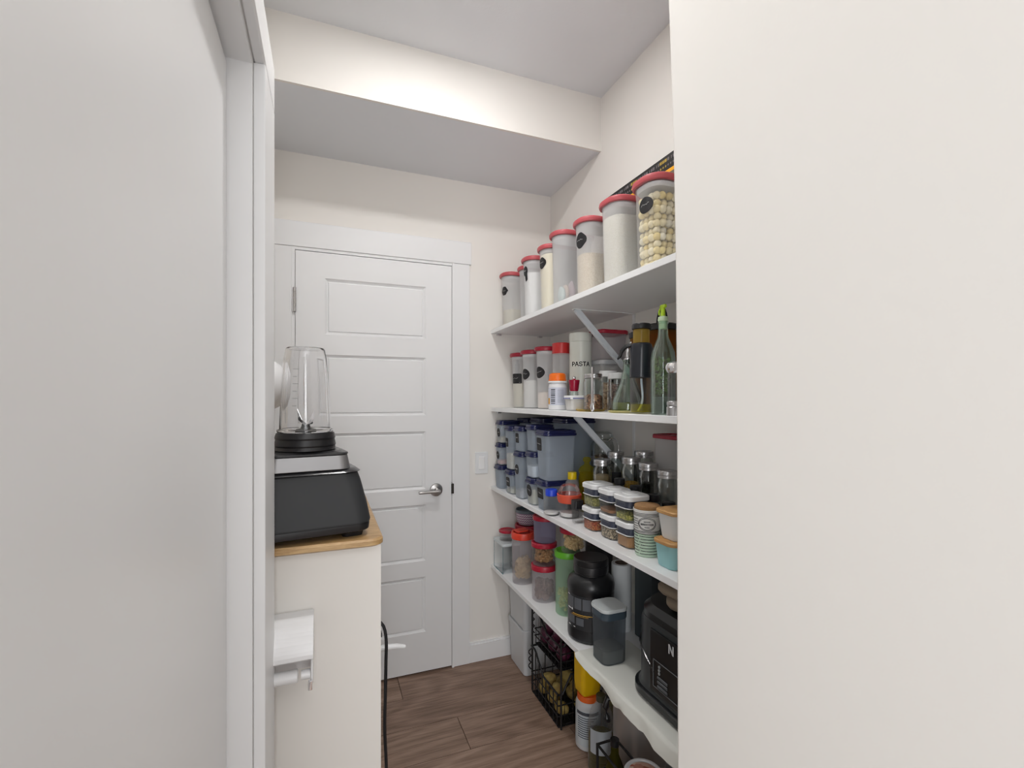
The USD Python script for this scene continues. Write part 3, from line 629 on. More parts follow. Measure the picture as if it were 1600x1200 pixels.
cols = [(2.262, 2.362), (2.110, 2.206), (1.993, 2.090), (1.852, 1.947), (1.735, 1.836)]
(a1, b1), (a2, b2), (a3, b3), (a4, b4), (a5, b5) = cols
modular("squat unlabelled navy-lidded box at the foot of the stack by the door wall", a1, b1, Z, 1.032)
modular("small navy-lidded box with a round label and a peach layer, middle of the end stack", a1 + .006, b1 - .02, 1.033, 1.146, lab=("oval", .50, .038, .040), food=("peach_powder", "peach-coloured layer in the middle box of the end stack", "powder", .16, PEACH))
modular("navy-lidded box with a round label and beige grain, top of the end stack", a1 - .012, b1 - .025, 1.147, 1.262, lab=("oval", .52, .042, .044), food=("beige_grain", "beige grain in the top box of the end stack", "grain", .24, BEI))
modular("squat navy-lidded box with a large round label under a tall box of pale beans", a2, b2, Z, 1.028, lab=("oct", .56, .046, .048), food=("couscous", "yellow couscous low in the squat box of the second stack", "grain", .2, COUS))
modular("tall navy-lidded box of pale beans on the second stack, label on its far edge", a2 + .004, b2 + .002, 1.029, 1.240, lab=("oct", .66, .040, .046, .012), food=("pale_beans", "pale beans in the tall box of the second stack", "beans", .36, PASTE))
modular("tall navy-lidded box with an oval label at the foot of the third stack", a3, b3, Z, 1.128, lab=("oval", .66, .044, .046), food=("grey_oats", "greyish oats in the foot of the tall oval-labelled box", "oats", .16, PALEO))
modular("short navy-lidded box with a square label on the third stack", a3 - .004, b3 - .002, 1.129, 1.245, lab=("rect", .60, .036, .044))
modular("squat navy-lidded box of yellow couscous with a large oval label", a4, b4, Z, 1.027, lab=("oval", .60, .050, .052), food=("couscous", "yellow couscous filling the squat oval-labelled box", "grain", .62, COUS))
modular("navy-lidded box of white flour, middle of the fourth stack", a4 + .002, b4 + .004, 1.028, 1.142, food=("flour", "white flour in the middle box of the fourth stack", "flour", .46, FLOUR))
modular("unlabelled empty-looking navy-lidded box, top of the fourth stack", a4, b4, 1.143, 1.260)
modular("wide squat navy-lidded box with a rectangular label under the big bin", a5, b5, Z, 1.036, dx=.125, lab=("rect", .62, .052, .042))
modular("largest navy-lidded bin with an eight-sided label", 1.718, 1.838, 1.037, 1.243, dx=.142, lab=("oct", .76, .052, .058, .018))
for k, (ya, yb_, x0, dx, zt, lb_) in enumerate([(2.215, 2.345, .945, .16, 1.272, "deep navy-lidded bin behind the end stack"), (2.02, 2.17, .945, .17, 1.280, "deep navy-lidded bin behind the third stack"), (1.852, 1.99, .980, .16, 1.285, "deep navy-lidded bin behind the big bin")]):
    modular(lb_, ya, yb_, Z, zt, x0=x0, dx=dx, mat=FROSTB)
# small bottles in front
x, y = .836, YX(861.5, .836)
t = jar("small_jar", "small clear jar with a bright blue cap", "jar", x, y, Z, .0315, .085, CLEARP, [(.0295, 0), (.0315, .004), (.0315, .055), (.028, .066), (.021, .072), (.021, .078)])
t.part("cap", lathe([(.0225, .076), (.0240, .078), (.0240, .098), (.0225, .101), (.015, .1015), (.001, .1015)]), BLUE)
liquid("white_powder", "thin white layer in the blue-capped jar", "powder", x, y, Z + .0045, [(.025, 0), (.029, .003), (.029, .009), (.001, .011)], plain("white_powder2", (.72, .71, .70), .8))
x, y = .934, YX(894, .934)
t = jar("ribbed_bottle", "greyish ribbed bottle with a yellow cap", "bottle", x, y, Z, .03, .14, FROSTV, [(.026, 0), (.0285, .004)] + [q for k in range(5) for q in ((.0285, .01 + .02 * k), (.0270, .02 + .02 * k))] + [(.0285, .112), (.026, .124), (.0165, .134), (.0165, .140)])
t.part("cap", lathe([(.0170, .134), (.0182, .136), (.0182, .160), (.017, .163), (.001, .1635)]), YELL)
liquid("grey_salt", "grey salt in the yellow-capped bottle", "salt", x, y, Z + .0045, [(.022, 0), (.0248, .003), (.0248, .098), (.02, .105)], plain("grey_salt_m", (.50, .50, .54), .8))
x, y = .884, YX(889.5, .884)
t = jar("shaker_cup", "clear cup with a coral silicone band and a domed clear lid", "cup", x, y, Z, .042, .085, CLEARP, [(.036, 0), (.0375, .004), (.0405, .078), (.041, .082)])
t.part("band", lathe([(.0405, .058), (.0435, .060), (.0475, .074), (.0480, .090), (.0460, .092), (.0440, .091), (.0430, .083), (.0420, .082), (.0405, .080)]), CORAL)
t.part("dome", lathe([(.0425, .0915), (.0430, .095), (.0415, .108), (.035, .121), (.022, .129), (.001, .131)]), GLASS)
liquid("white_powder", "white powder in the foot of the coral-banded cup", "powder", x, y, Z + .0045, [(.030, 0), (.0345, .003), (.0352, .016), (.001, .019)], _m["white_powder2"])
x, y = .868, YX(902, .868)
t = T("small_jar", "narrow square clear jar with a tall black lid", "jar", (x, y, Z))
vessel(t, .034, .034, .006, .055, CLEARP, .98); t.part("lid", loft([(.0355, .0355, .006, .0555), (.036, .036, .006, .057), (.036, .036, .006, .083), (.033, .033, .005, .086)]), BLACKP)
# two rows of push-lid canisters
G3b = "square canisters with white push lids and a navy band"
HERB = grain("green_herbs", (.10, .11, .02), (.46, .42, .16), 230, (.26, .26, .07)); CHILI = grain("chili_flakes", (.14, .015, .01), (.62, .30, .08), 260, (.40, .06, .02))
PEPC = grain("black_white_pepper", (.03, .025, .02), (.66, .56, .40), 260, (.25, .19, .12)); CINN = plain("cinnamon_powder", (.36, .19, .08), .9, bump=.3); HERB2 = grain("yellow_green_herbs", (.09, .12, .01), (.55, .50, .16), 200, (.28, .28, .04))
COCOA = plain("cocoa_powder", (.30, .15, .07), .9, bump=.3)
def pop(label, x0, y1, y2, z, food, name, flabel, h, hb=.074):
    dy = y2 - y1; dx = .088; cx, cy = x0 + dx / 2, (y1 + y2) / 2; r = .020
    t = T("push_lid_canister", label, "canister", (cx, cy, z), group=G3b)
    vessel(t, dx - .004, dy - .004, r, hb - .012, CLEARP, .95, name="body")
    t.part("seal", loft([(dx - .010, dy - .010, r, hb - .032), (dx - .0075, dy - .0075, r, hb - .031), (dx - .0075, dy - .0075, r, hb - .0125), (dx - .012, dy - .012, r, hb - .0122)]), NAVYB, label="navy seal band")
    t.part("ridge", skin([ring(q[0], q[1], r, q[2]) for q in ((dx - .007, dy - .007, hb - .0345), (dx - .003, dy - .003, hb - .0345), (dx - .001, dy - .001, hb - .034), (dx - .001, dy - .001, hb - .0325), (dx - .003, dy - .003, hb - .032), (dx - .007, dy - .007, hb - .032))], caps=False, closed=True), WHITEP)
    ld = t.part("lid", loft([(dx - .003, dy - .003, r, hb - .0118), (dx + .003, dy + .003, r + .002, hb - .010), (dx + .003, dy + .003, r + .002, hb + .002), (dx - .004, dy - .004, r, hb + .0055), (dx - .030, dy - .030, r * .6, hb + .0065)]), WHITEP)
    t.part("button", loft([(dx - .040, dy - .040, r * .6, hb + .0066), (dx - .042, dy - .042, r * .6, hb + .0085), (dx - .050, dy - .050, r * .5, hb + .009)]), WHITEP, parent=ld)
    filler(name, flabel, "spice", (cx, cy, z), dx - .004, dy - .004, r, h, food, .95, hb - .012, .004)
pop("white push-lid canister of red chili flakes, bottom row", .853, 1.410, 1.497, Z, CHILI, "chili_flakes", "red chili flakes in the bottom-row push-lid canister", .029)
pop("white push-lid canister of black and white peppercorns, bottom row", .854, 1.298, 1.384, Z, PEPC, "peppercorns", "speckled peppercorns in the bottom-row push-lid canister", .031)
pop("white push-lid canister of brown cinnamon, bottom row", .852, 1.202, 1.286, Z, CINN, "cinnamon", "brown cinnamon powder in the bottom-row push-lid canister", .031)
ZP = Z + .0832
pop("white push-lid canister of pale green herbs, upper row", .855, 1.408, 1.497, ZP, HERB, "dried_herbs", "pale green dried herbs in the upper push-lid canister", .028)
pop("white push-lid canister with a little cocoa, middle of the upper row", .850, 1.300, 1.385, ZP, COCOA, "cocoa", "thin brown layer in the middle push-lid canister", .010)
pop("white push-lid canister with a low layer of yellow-green herbs, upper row", .848, 1.202, 1.288, ZP, HERB2, "dried_herbs", "low yellow-green herbs in the upper push-lid canister", .016)
# printed round canisters with cork lid
x, y = .884, YX(1011, .884)
def stripes(t, R, zs, mat, a0, a1, drop=.0, name="stripe"):
    for z in zs: t.part(name, wrap_patch(R, a0, a1, z - .0009, z + .0009, .0005, 20), mat, False)
a = math.atan2(-y, -x)
INK = plain("black_ink", (.02, .022, .025), .5)
t = T("printed_canister", "mint ceramic canister with black ring lines beneath the cork-lidded one", "canister", (x, y, Z))
t.part("body", lathe([(.032, 0), (.0345, .003), (.0372, .062), (.0375, .066), (.0360, .0662), (.033, .006), (.001, .004)]), plain("mint_ceramic", (.50, .64, .50), .3))
for k in range(7):
    z = .010 + .0085 * k; R = .0345 + (.0372 - .0345) * (z - .003) / .059
    t.part("ring_line", wrap_patch(R + .0003, a - 1.7, a - .75 + .12 * (k % 2), z - .0007 - .0, z + .0008, .0004, 12), INK, False); t.part("ring_line", wrap_patch(R + .0003, a - .62 + .1 * (k % 2), a + 1.5, z - .0007, z + .0008, .0004, 20), INK, False)
t = T("printed_canister", "white ceramic canister with a cork lid and an oval printed emblem", "canister", (x, y, Z + .0665))
t.part("body", lathe([(.033, 0), (.0365, .003), (.0392, .060), (.0405, .066), (.0405, .070), (.0385, .0705), (.0365, .066), (.034, .006), (.001, .004)]), plain("white_ceramic", (.76, .76, .74), .25))
t.part("cork", lathe([(.0362, .062), (.0365, .0715), (.0375, .0735), (.0370, .079), (.034, .0815), (.001, .0825)]), CORK)
for z in (.006, .0095, .053, .057, .061):
    R = .0365 + .0027 * (z - .003) / .057 + .0004; t.part("ring_line", wrap_patch(R, a - 1.7, a + 1.6, z - .0006, z + .0006, .0004, 24), INK, False)
for z in (.016, .023, .030, .037, .044):
    R = .0365 + .0027 * (z - .003) / .057 + .0004; t.part("ring_line", wrap_patch(R, a - 1.7, a - .72, z - .0006, z + .0006, .0004, 10), INK, False)
def wrap_mesh(m, R, z0, k=.047):
    m = trimesh.Trimesh(*trimesh.remesh.subdivide_to_size(m.vertices, m.faces, .006), process=False); v = m.vertices
    aa = a + v[:, 0] / R; rr = R + k * (v[:, 1] + z0 - .003) + v[:, 2]
    m.vertices = np.stack([rr * np.cos(aa), rr * np.sin(aa), z0 + v[:, 1]], 1); return m
uu = np.linspace(0, 2 * math.pi, 49)[:-1]
el = np.stack([np.cos(uu), np.sin(uu)], 1)
for (p_, q_) in ((.0255, .0195), (.0225, .0165)):
    m = trimesh.creation.extrude_polygon(Polygon(el * (p_, q_)).difference(Polygon(el * (p_ - .0010, q_ - .0010))), .0010, engine="earcut")
    t.part("emblem", wrap_mesh(m, .0366, .031), INK, False)
def letters(txt, h, dy, bold=False):
    m = meshkit.text_mesh(txt, h, .0009, bold); m.apply_translation([-(m.bounds[0][0] + m.bounds[1][0]) / 2, dy, 0]); return wrap_mesh(m, .0367, .031)
t.part("emblem_writing", cat(letters("SALT & SPICE", .0050, -.003, True), letters("FINE FOOD", .0028, .0055), letters("EST", .0024, -.0095)), INK, False) if False else None
rr = random.Random(3)
mm = []
for (row, w0, hh, n_) in ((.0065, .018, .0026, 6), (-.001, .036, .0050, 9), (-.0095, .014, .0024, 4)):
    for k in range(n_):
        xx = -w0 / 2 + w0 * (k + .5) / n_; q = w0 / n_ * .36
        mm.append(moved(trimesh.creation.extrude_polygon(sbox(-q, -hh / 2, q, hh / 2).difference(sbox(-q * .35, -hh * .28 + hh * .1 * rr.choice((-1, 1)), q * rr.choice((.35, 1.1)), hh * .22)), .0009, engine="earcut"), xx, row, 0))
t.part("emblem_writing", wrap_mesh(cat(*mm), .0367, .031), INK, False)
# square boxes with bamboo lids
def bamboo_box(label, cx, cy, z, dx, dy, hb, mat, lid_over, taper):
    t = T("lidded_box", label, "box", (cx, cy, z))
    vessel(t, dx, dy, .018, hb, mat, taper, wall=.003)
    o = lid_over; t.part("lid", loft([(dx + 2 * o - .004, dy + 2 * o - .004, .020, hb + .0002), (dx + 2 * o, dy + 2 * o, .021, hb + .002), (dx + 2 * o, dy + 2 * o, .021, hb + .008), (dx + 2 * o - .006, dy + 2 * o - .006, .019, hb + .011)]), BAMBOO)
    return t
bamboo_box("turquoise square box with a bamboo lid at the base of its stack", .894, 1.047, Z, .088, .080, .064, plain("turquoise_ceramic", (.32, .60, .62), .3), .004, .86)
bamboo_box("white square box with a bamboo lid standing on the turquoise box", .901, 1.046, Z + .0752, .086, .078, .070, plain("white_ceramic_2", (.74, .75, .74), .3), .005, .80)
# mason jars at the back
def mason(px, X, R, top, label, food=None, black_label=False, y=None):
    y = y or YX(px, X); hh = top - Z; t = jar("mason_jar", label, "jar", X, y, Z, R, hh, GLASS, [(R - .005, 0), (R, .006), (R, hh - .050), (R * .92, hh - .036), (R * .80, hh - .028), (R * .80, hh - .012)], "mason jars with steel lids at the back of the third shelf")
    q = R * .80 + .002
    t.part("lid", lathe([(q, hh - .024), (q + .0025, hh - .023), (q + .0025, hh - .015), (q + .001, hh - .0135), (q + .0025, hh - .012), (q + .0025, hh - .003), (q + .001, hh), (q - .004, hh), (q - .006, hh - .0015), (.001, hh - .0015)]), STEEL)
    if black_label:
        aa = math.atan2(-y, -X); t.part("chalk_label", wrap_patch(R, aa - .7, aa + .7, hh - .115, hh - .075), CHALK, False)
    if food:
        nm, lb_, ct, h, fm = food; liquid(nm, lb_, ct, X, y, Z + .0065, [(R - .009, 0), (R - .0035, .004), (R - .0035, h), (.5 * R, h + .004), (.001, h + .005)], fm)
TANF = plain("tan_powder", (.40, .29, .17), .9)
mason(941, .975, .036, 1.143, "front mason jar half full of tan powder beside the yellow jar", ("tan_powder", "tan powder in the mason jar beside the yellow jar", "powder", .165, TANF))
mason(962, 1.05, .034, 1.166, "mason jar with a black chalk label behind the tan powder jar", ("pale_grain", "pale grain in the black-labelled mason jar", "grain", .12, BEI), True)
mason(986, 1.030, .036, 1.160, "mason jar with an orange layer behind the black-lidded jars", ("orange_lentils", "orange lentils in the mason jar behind the black lids", "lentils", .15, grain("orange_lentils", (.40, .20, .02), (.75, .45, .08), 200)))
mason(1006, 1.110, .038, 1.175, "mason jar at the very back against the wall", ("dark_beans", "dark beans in the mason jar against the wall", "beans", .14, grain("dark_beans", (.02, .015, .015), (.12, .07, .05), 130)))
mason(1014, 1.035, .035, 1.150, "empty-looking mason jar between the orange layer and the edge jar", ("pale_grain", "pale grain low in the empty-looking mason jar", "grain", .08, BEI), y=YX(1013, 1.035))
mason(1043, 1.005, .034, 1.145, "mason jar beside the red-lidded tall box, nearest its front")
# red-lidded tall box at the back wall
t = T("tall_box", "tall clear box with a deep red lid standing behind the mason jars", "box", (1.122, 1.322, Z))
vessel(t, .078, .12, .016, .325, FROST, .95); cap_lid(t, .078, .12, .016, .329, REDD, .014, .009)
# black-lidded jars between canisters and mason jars
for k, (px, X, R, top, lb_) in enumerate([(968, .962, .018, 1.092, "small jar with a black lid behind the upper herb canister"), (993, .962, .018, 1.082, "small jar with a black lid behind the middle push-lid canister"), (1021, .962, .018, 1.070, "small jar with a black lid behind the cork-lidded canister"), (1045, .957, .019, 1.062, "small jar with a black lid behind the white bamboo-lidded box")]):
    y = YX(px, X); hh = top - Z
    t = jar("spice_jar", lb_, "jar", X, y, Z, R, hh - .02, GLASS, [(R - .003, 0), (R - .001, .004), (R - .001, hh - .03), (R - .004, hh - .02)])
    t.part("lid", lathe([(R - .0005, hh - .022), (R + .0005, hh - .020), (R + .0005, hh - .002), (R - .002, hh), (.001, hh)]), BLACKP)
    liquid("dark_spice", lb_.replace("small jar with a black lid", "dark spice in the black-lidded jar"), "spice", X, y, Z + .0045, [(R - .007, 0), (R - .0045, .003), (R - .0045, .10), (.001, .104)], _m["dark_spice"])
# yellow jar of chili, clip jar
X = 1.000; y = YX(917, X)
t = jar("yellow_jar", "yellow glass jar of dried chilies with a knobbed yellow lid", "jar", X, y, Z, .034, .165, GLASSY, [(.031, 0), (.034, .005), (.034, .140), (.030, .152), (.030, .158)])
t.part("lid", lathe([(.031, .1585), (.034, .160), (.034, .170), (.025, .182), (.012, .190), (.010, .200), (.016, .206), (.016, .216), (.010, .221), (.001, .222)]), GLASSY)
solo("dried_chili", heap(160, chunk((.008, .005, .003)), .036, .036, .105, 9, True, .018), twotone("chili_mix", (.20, .015, .01), (.60, .20, .03)), "red dried chilies in the yellow glass jar", "spice", (X, y, Z), kind="stuff")
X = 1.085; y = YX(941, X)
t = jar("clip_jar", "large glass jar with a wire bail and dark contents behind the bracket", "jar", X, y, Z, .050, .30, GLASS, [(.046, 0), (.050, .006), (.050, .262), (.042, .285), (.041, .298)])
t.part("lid", lathe([(.043, .2985), (.046, .300), (.046, .310), (.030, .322), (.001, .326)]), GLASS)
t.part("wire_bail", cat(tube([(.0, -.046, .285), (.012, -.075, .298), (.016, -.094, .275), (.010, -.096, .235), (.0, -.088, .215)], .0016, 6, 20), tube([(.047 * math.cos(u), .047 * math.sin(u), .286) for u in np.linspace(0, 2 * math.pi, 25)], .0014, 6)), CHROME)
liquid("dark_tea", "dark dried leaves in the large wire-bail jar", "tea", X, y, Z + .0065, [(.040, 0), (.0465, .004), (.0465, .215), (.001, .22)], grain("dark_leaves", (.03, .025, .02), (.22, .13, .09), 120))

# ------------------------------------------------------------------ lowest shelf
Z = ZT[3]
t = T("glass_box", "open-fronted clear glass box with a white-rimmed lid at the wall end", "box", (.872, 2.285, Z))
wv = .003
t.part("pane", cat(block(-.046, .044, -.068, -.065, .004, .136), block(-.046, .044, .065, .068, .004, .136), block(.041, .044, -.065, .065, .004, .136)), GLASSB, False)
t.part("base", block(-.046, .044, -.068, .068, 0, .004, .0008), GLASSB, False)
t.part("edge", cat(*[block(-.0475, -.0462, sy - .0012, sy + .0012, .0005, .136) for sy in (-.0665, .0665)], block(-.0475, -.0462, -.068, .068, 0, .003)), plain("blue_glass_edge", (.06, .16, .20), .2), False)
t.part("lid", loft([(.098, .145, .012, .1362), (.102, .149, .014, .138), (.102, .149, .014, .147), (.098, .145, .013, .150), (.088, .135, .010, .150), (.086, .133, .010, .1475)]), plain("icy_lid", (.60, .66, .68), .3))
def redtub(label, x, y, z, R, hb, mat=FROSTV, lid=REDB, taper=.96, lidh=.020, name="round_tub", over=.004):
    t = T(name, label, "tub", (x, y, z)); vessel(t, 2 * R, 2 * R, R, hb, mat, taper, n=9)
    cap_lid(t, 2 * R, 2 * R, R, hb + .002, lid, lidh, over); return t
redtub("small clear round tub with a deep red rimmed lid on the glass box", .873, 2.283, Z + .1502, .0405, .046, CLEARP, REDD, .96, .012, over=.003)
t = redtub("deep red-lidded tub inside the view through the glass box", .862, 2.180, Z, .030, .085, CLEARP, REDD, .95, .016) if False else None
redtub("low wide tub with a deep red lid under the patterned bowl", .990, 2.285, Z, .066, .208, FROSTV, REDD, .94, .024)
t = T("patterned_bowl", "round lidless bowl with a purple and white zigzag pattern on a red lid", "bowl", (.990, 2.285, Z + .2203))
ZIG = reg("zigzag_glaze", {"tc": ("texture_coordinate", {}), "s": ("separate_xyz", {}), "a": ("math", {"math_type": "arctan2"}), "k": ("math", {"math_type": "multiply", "value2": 5.0}),
    "pp": ("math", {"math_type": "pingpong", "value2": .5}), "zz": ("math", {"math_type": "multiply", "value2": 80.0}), "ad": ("math", {"math_type": "add"}), "fr": ("math", {"math_type": "fraction"}),
    "g": ("math", {"math_type": "greater_than", "value2": .5}), "x": ("mix", {"color1": (.30, .16, .27), "color2": (.62, .56, .60)}), "p": ("principled_bsdf", {"roughness": .3})},
    [("tc.object", "s.vector"), ("s.y", "a.value1"), ("s.x", "a.value2"), ("a.value", "k.value1"), ("k.value", "pp.value1"), ("s.z", "zz.value1"), ("pp.value", "ad.value1"), ("zz.value", "ad.value2"),
     ("ad.value", "fr.value1"), ("fr.value", "g.value1"), ("g.value", "x.fac"), ("x.color", "p.base_color")], "p.BSDF")
t.part("body", lathe([(.040, 0), (.050, .004), (.060, .022), (.064, .060), (.0645, .064), (.062, .0645), (.058, .022), (.045, .008), (.001, .007)]), ZIG)
t.part("rim", lathe([(.0647, .0646), (.0662, .066), (.0662, .078), (.0640, .080), (.0610, .078), (.0605, .065)]), plain("slate_rim", (.14, .17, .20), .35))
# flip-lid canister of chips
x, y = .882, YX(817, .882)
CHIPS = twotone("potato_chips", (.50, .36, .16), (.80, .66, .34)); 
t = redtub("tall tub of crisps with an orange-red flip lid", x, y, Z, .053, .224, FROSTV, REDO, .95, .030)
t.part("flap", moved(loft([(.060, .052, .012, 0), (.062, .054, .013, .003), (.060, .052, .012, .006)]), -.006, .008, .242, ry=-.07), REDO)
t.part("hinge", moved(loft([(.018, .040, .004, 0), (.018, .040, .004, .012)]), .036, -.01, .2345), plain("darker_hinge_red", (.45, .03, .02), .4))  # hinge coloured a darker red than the lid
def chip(i, rr):
    m = ball(1, 1, (.0165, .0135, .0022)); v = m.vertices; v[:, 2] += .18 * v[:, 0] ** 2 / .02; m.vertices = v; return m
solo("crisps", heap(130, chip, .062, .062, .090, 2, False, .023), CHIPS, "golden crisps in the flip-lid tub", "snack", (x, y, Z), kind="stuff")
# red-lidded stack
x, y = .892, YX(850, .892)
NUTS = twotone("brown_nuts", (.16, .09, .06), (.42, .26, .18)); GRAN = twotone("granola_mix", (.34, .17, .06), (.85, .62, .34)); PSTA = twotone("dry_pasta", (.58, .42, .20), (.82, .68, .42))
redtub("frosted tub of brown nuts with a red lid, bottom of its stack", x, y, Z, .054, .142, FROSTV, REDD, .97, .022)
solo("brown_nuts", heap(120, chunk((.011, .009, .008)), .070, .070, .068, 3, True, .014), NUTS, "brown nuts in the bottom tub of the red-lidded stack", "nuts", (x, y, Z), kind="stuff")
z2 = Z + .1552
redtub("clear tub of granola with a red lid, middle of its stack", x, y, z2, .053, .086, CLEARP, REDD, .97, .020)
solo("granola", heap(200, chunk((.010, .008, .006)), .070, .070, .046, 4, True, .018), GRAN, "chunky granola in the middle tub of the red-lidded stack", "cereal", (x, y, z2), kind="stuff")
z3 = z2 + .0982
redtub("lilac-tinted frosted tub with a deep red lid, top of its stack", x + .004, y, z3, .050, .102, clear("lilac_plastic", (.88, .86, .94), .22, .3, .25, (.50, .48, .60)), REDD, .95, .018)
# green-lid canister with pasta tub on it
x, y = .925, YX(886.5, .925)
redtub("tall green-tinted tub with a bright green lid", x, y, Z, .050, .242, FROSTG, GREEN, .97, .024)
solo("oat_rings", heap(160, chunk((.007, .006, .005)), .070, .070, .080, 6, True, .012), twotone("oat_ring_mix", (.60, .45, .20), (.85, .72, .45)), "pale cereal in the foot of the green-lidded tub", "cereal", (x, y, Z), kind="stuff")
x, y = .940, YX(896, .940)
redtub("clear tub of pasta shells with a deep red lid on the green-lidded tub", x, y, Z + .2565, .052, .085, CLEARP, REDD, .97, .018)
solo("pasta_shells", heap(190, chunk((.010, .007, .006)), .067, .067, .046, 8, True, .018), PSTA, "beige pasta shells in the red-lidded tub above the green lid", "pasta", (x, y, Z + .2565), kind="stuff")
# black supplement tub
x, y = .918, 1.532
t = T("powder_tub", "large round-shouldered black tub with yellow and white print", "tub", (x, y, Z))
t.part("body", lathe([(.078, 0), (.084, .006), (.086, .014), (.086, .040), (.0845, .044), (.0845, .172), (.086, .176), (.087, .196), (.083, .212), (.070, .226), (.060, .232), (.060, .238)], 48), plain("tub_black", (.012, .013, .015), .3))
t.part("lid", lathe([(.0615, .2382), (.0640, .240), (.0640, .262), (.0620, .265), (.0640, .268), (.0640, .286), (.061, .290), (.054, .289), (.001, .288)], 48), BLACKP)
a = math.atan2(-y, -x)
lb = t.part("paper_label", wrap_patch(.0845, a - 1.6, a + 1.6, .048, .168, .0005, 28), plain("black_label", (.020, .022, .026), .35), False)
W_ = plain("white_print", (.75, .75, .75), .5); YP = plain("amber_print", (.62, .36, .05), .5); GP = plain("dark_grey_print", (.10, .11, .125), .5)
for k in range(3): t.part("print", wrap_patch(.0851, a - 1.15 + .40 * k, a - .80 + .40 * k, .120, .160, n=5), GP, False, parent=lb)
t.part("print", cat(wrap_patch(.0855, a - 1.2, a - .98, .113, .117, n=4), wrap_patch(.0855, a - .93, a - .85, .112, .119, n=3), wrap_patch(.0855, a - 1.15, a - 1.0, .054, .0555, n=4), wrap_patch(.0855, a - .8, a - .7, .054, .056, n=4), wrap_patch(.0855, a - 1.25, a - 1.1, .161, .163, n=4)), W_, False, parent=lb)
t.part("print", cat(wrap_patch(.0855, a - .85, a + .1, .101, .1035, n=8), wrap_patch(.0855, a - .95, a - .1, .0965, .0975, n=8)), YP, False, parent=lb)
for k in range(2): t.part("print", wrap_patch(.0851, a - 1.1 + .45 * k, a - .75 + .45 * k, .066 - .002 * k, .094 - .004 * k, n=5), GP, False, parent=lb)
# dark lidded pot seen above the tub
x, y = 1.085, YX(936, 1.085)
t = T("lidded_pot", "dark pot with a knobbed lid behind the black tub", "pot", (x, y, Z))
t.part("body", lathe([(.048, 0), (.055, .006), (.058, .26), (.056, .262)]), BLACKM)
t.part("lid", lathe([(.059, .2625), (.060, .265), (.055, .274), (.02, .282), (.010, .286), (.018, .296), (.016, .310), (.006, .315), (.001, .315)]), BLACKP)
# paper roll
x, y = 1.052, YX(971, 1.052)
t = T("paper_roll", "upright white paper roll with a hollow core beside the black tub", "roll", (x, y, Z))
t.part("paper", lathe([(.0365, 0), (.0375, .001), (.0375, .249), (.0365, .25), (.0245, .25), (.0245, .2492), (.0245, .001), (.0245, 0)]) if False else skin([ring(2 * r, 2 * r, r, z, 9) for r, z in ((.0245, 0), (.0375, .0005), (.0375, .2495), (.0365, .25), (.0245, .25))], caps=False, closed=True), plain("paper_white", (.84, .88, .90), .8))
t.part("core", skin([ring(2 * r, 2 * r, r, z, 9) for r, z in ((.0222, 0), (.0244, 0), (.0244, .2502), (.0222, .2502))], caps=False, closed=True), plain("cardboard_core", (.16, .12, .09), .8))
# tumbler with pale lid
t = T("tumbler_box", "tall smoked square canister with a pale grey lid in front of the black tub", "canister", (.888, 1.365, Z + .0016))
vessel(t, .094, .094, .024, .170, SMOKE, .94, wall=.002)
t.part("band", loft([(.0955, .0955, .0245, .148), (.097, .097, .025, .150), (.097, .097, .025, .1705), (.095, .095, .024, .1715)]), plain("slate_band", (.05, .075, .10), .4))
t.part("lid", loft([(.094, .094, .024, .1716), (.100, .100, .026, .173), (.100, .100, .026, .180), (.097, .097, .025, .183)]), plain("pale_grey_lid_2", (.56, .60, .61), .4))
filler("grey_powder", "greyish powder in the foot of the smoked canister", "powder", (.888, 1.365, Z + .0016), .094, .094, .024, .04, plain("greenish_grey_powder", (.25, .24, .20), .9), .94, .170)
# dark grey box behind the roll
t = T("file_box", "dark grey plain box standing behind the paper roll", "box", (1.112, 1.425, Z))
t.part("body", block(-.045, .045, -.055, .045, 0, .30, .004), plain("slate_box", (.06, .075, .085), .5)); t.part("cover", block(-.047, .047, -.057, .047, .3002, .325, .004), plain("slate_cover", (.07, .09, .10), .45))
# multicooker
t = T("multicooker", "large black multicooker with side handles and a control panel", "cooker", (.995, 1.055, Z + .0022))
dk = plain("cooker_grey", (.040, .046, .050), .38); bk = plain("cooker_black", (.010, .011, .012), .22)
t.part("body", loft([(.255, .33, .075, 0), (.272, .352, .085, .006), (.272, .352, .085, .022), (.250, .330, .080, .045), (.250, .328, .082, .22), (.246, .320, .085, .235)], 9), dk)
t.part("base", loft([(.262, .342, .08, .006), (.280, .36, .088, .010), (.280, .36, .088, .026), (.258, .338, .082, .034)], 9), bk)
t.part("front_panel", skin([np.array([(-.1255 - o, yy, zz) for yy, zz in q]) for o, q in ((-.02, [(-.11, .045), (-.11, .215), (.062, .215), (.062, .045)]), (.0045, [(-.11, .042), (-.11, .217), (.062, .217), (.064, .042)]), (.0058, [(-.106, .046), (-.106, .213), (.058, .213), (.060, .046)]))]), bk, 30)
t.part("control_panel", cat(*[block(-.1335, -.1315, y_ - .0008, y_ + .0008, .062, .138) for y_ in (.046, -.09)], block(-.1335, -.1315, -.09, .046, .137, .1385), block(-.1335, -.1315, -.09, .046, .0615, .063)), plain("panel_line", (.16, .17, .18), .3), False)
t.part("button", cat(*[moved(lathe([(.001, 0), (.004, 0), (.004, .003), (.001, .0035)], 12), -.131, .020, zz, ry=-math.pi / 2) for zz in (.126, .117, .108)]), plain("pale_icon", (.30, .32, .33), .4))  # round icons in a plain mid grey
t.part("button", cat(*[block(-.1345, -.131, -.014, .028, zz, zz + .009, .002) for zz in (.090, .078, .066)]), plain("button_grey", (.10, .11, .12), .3))
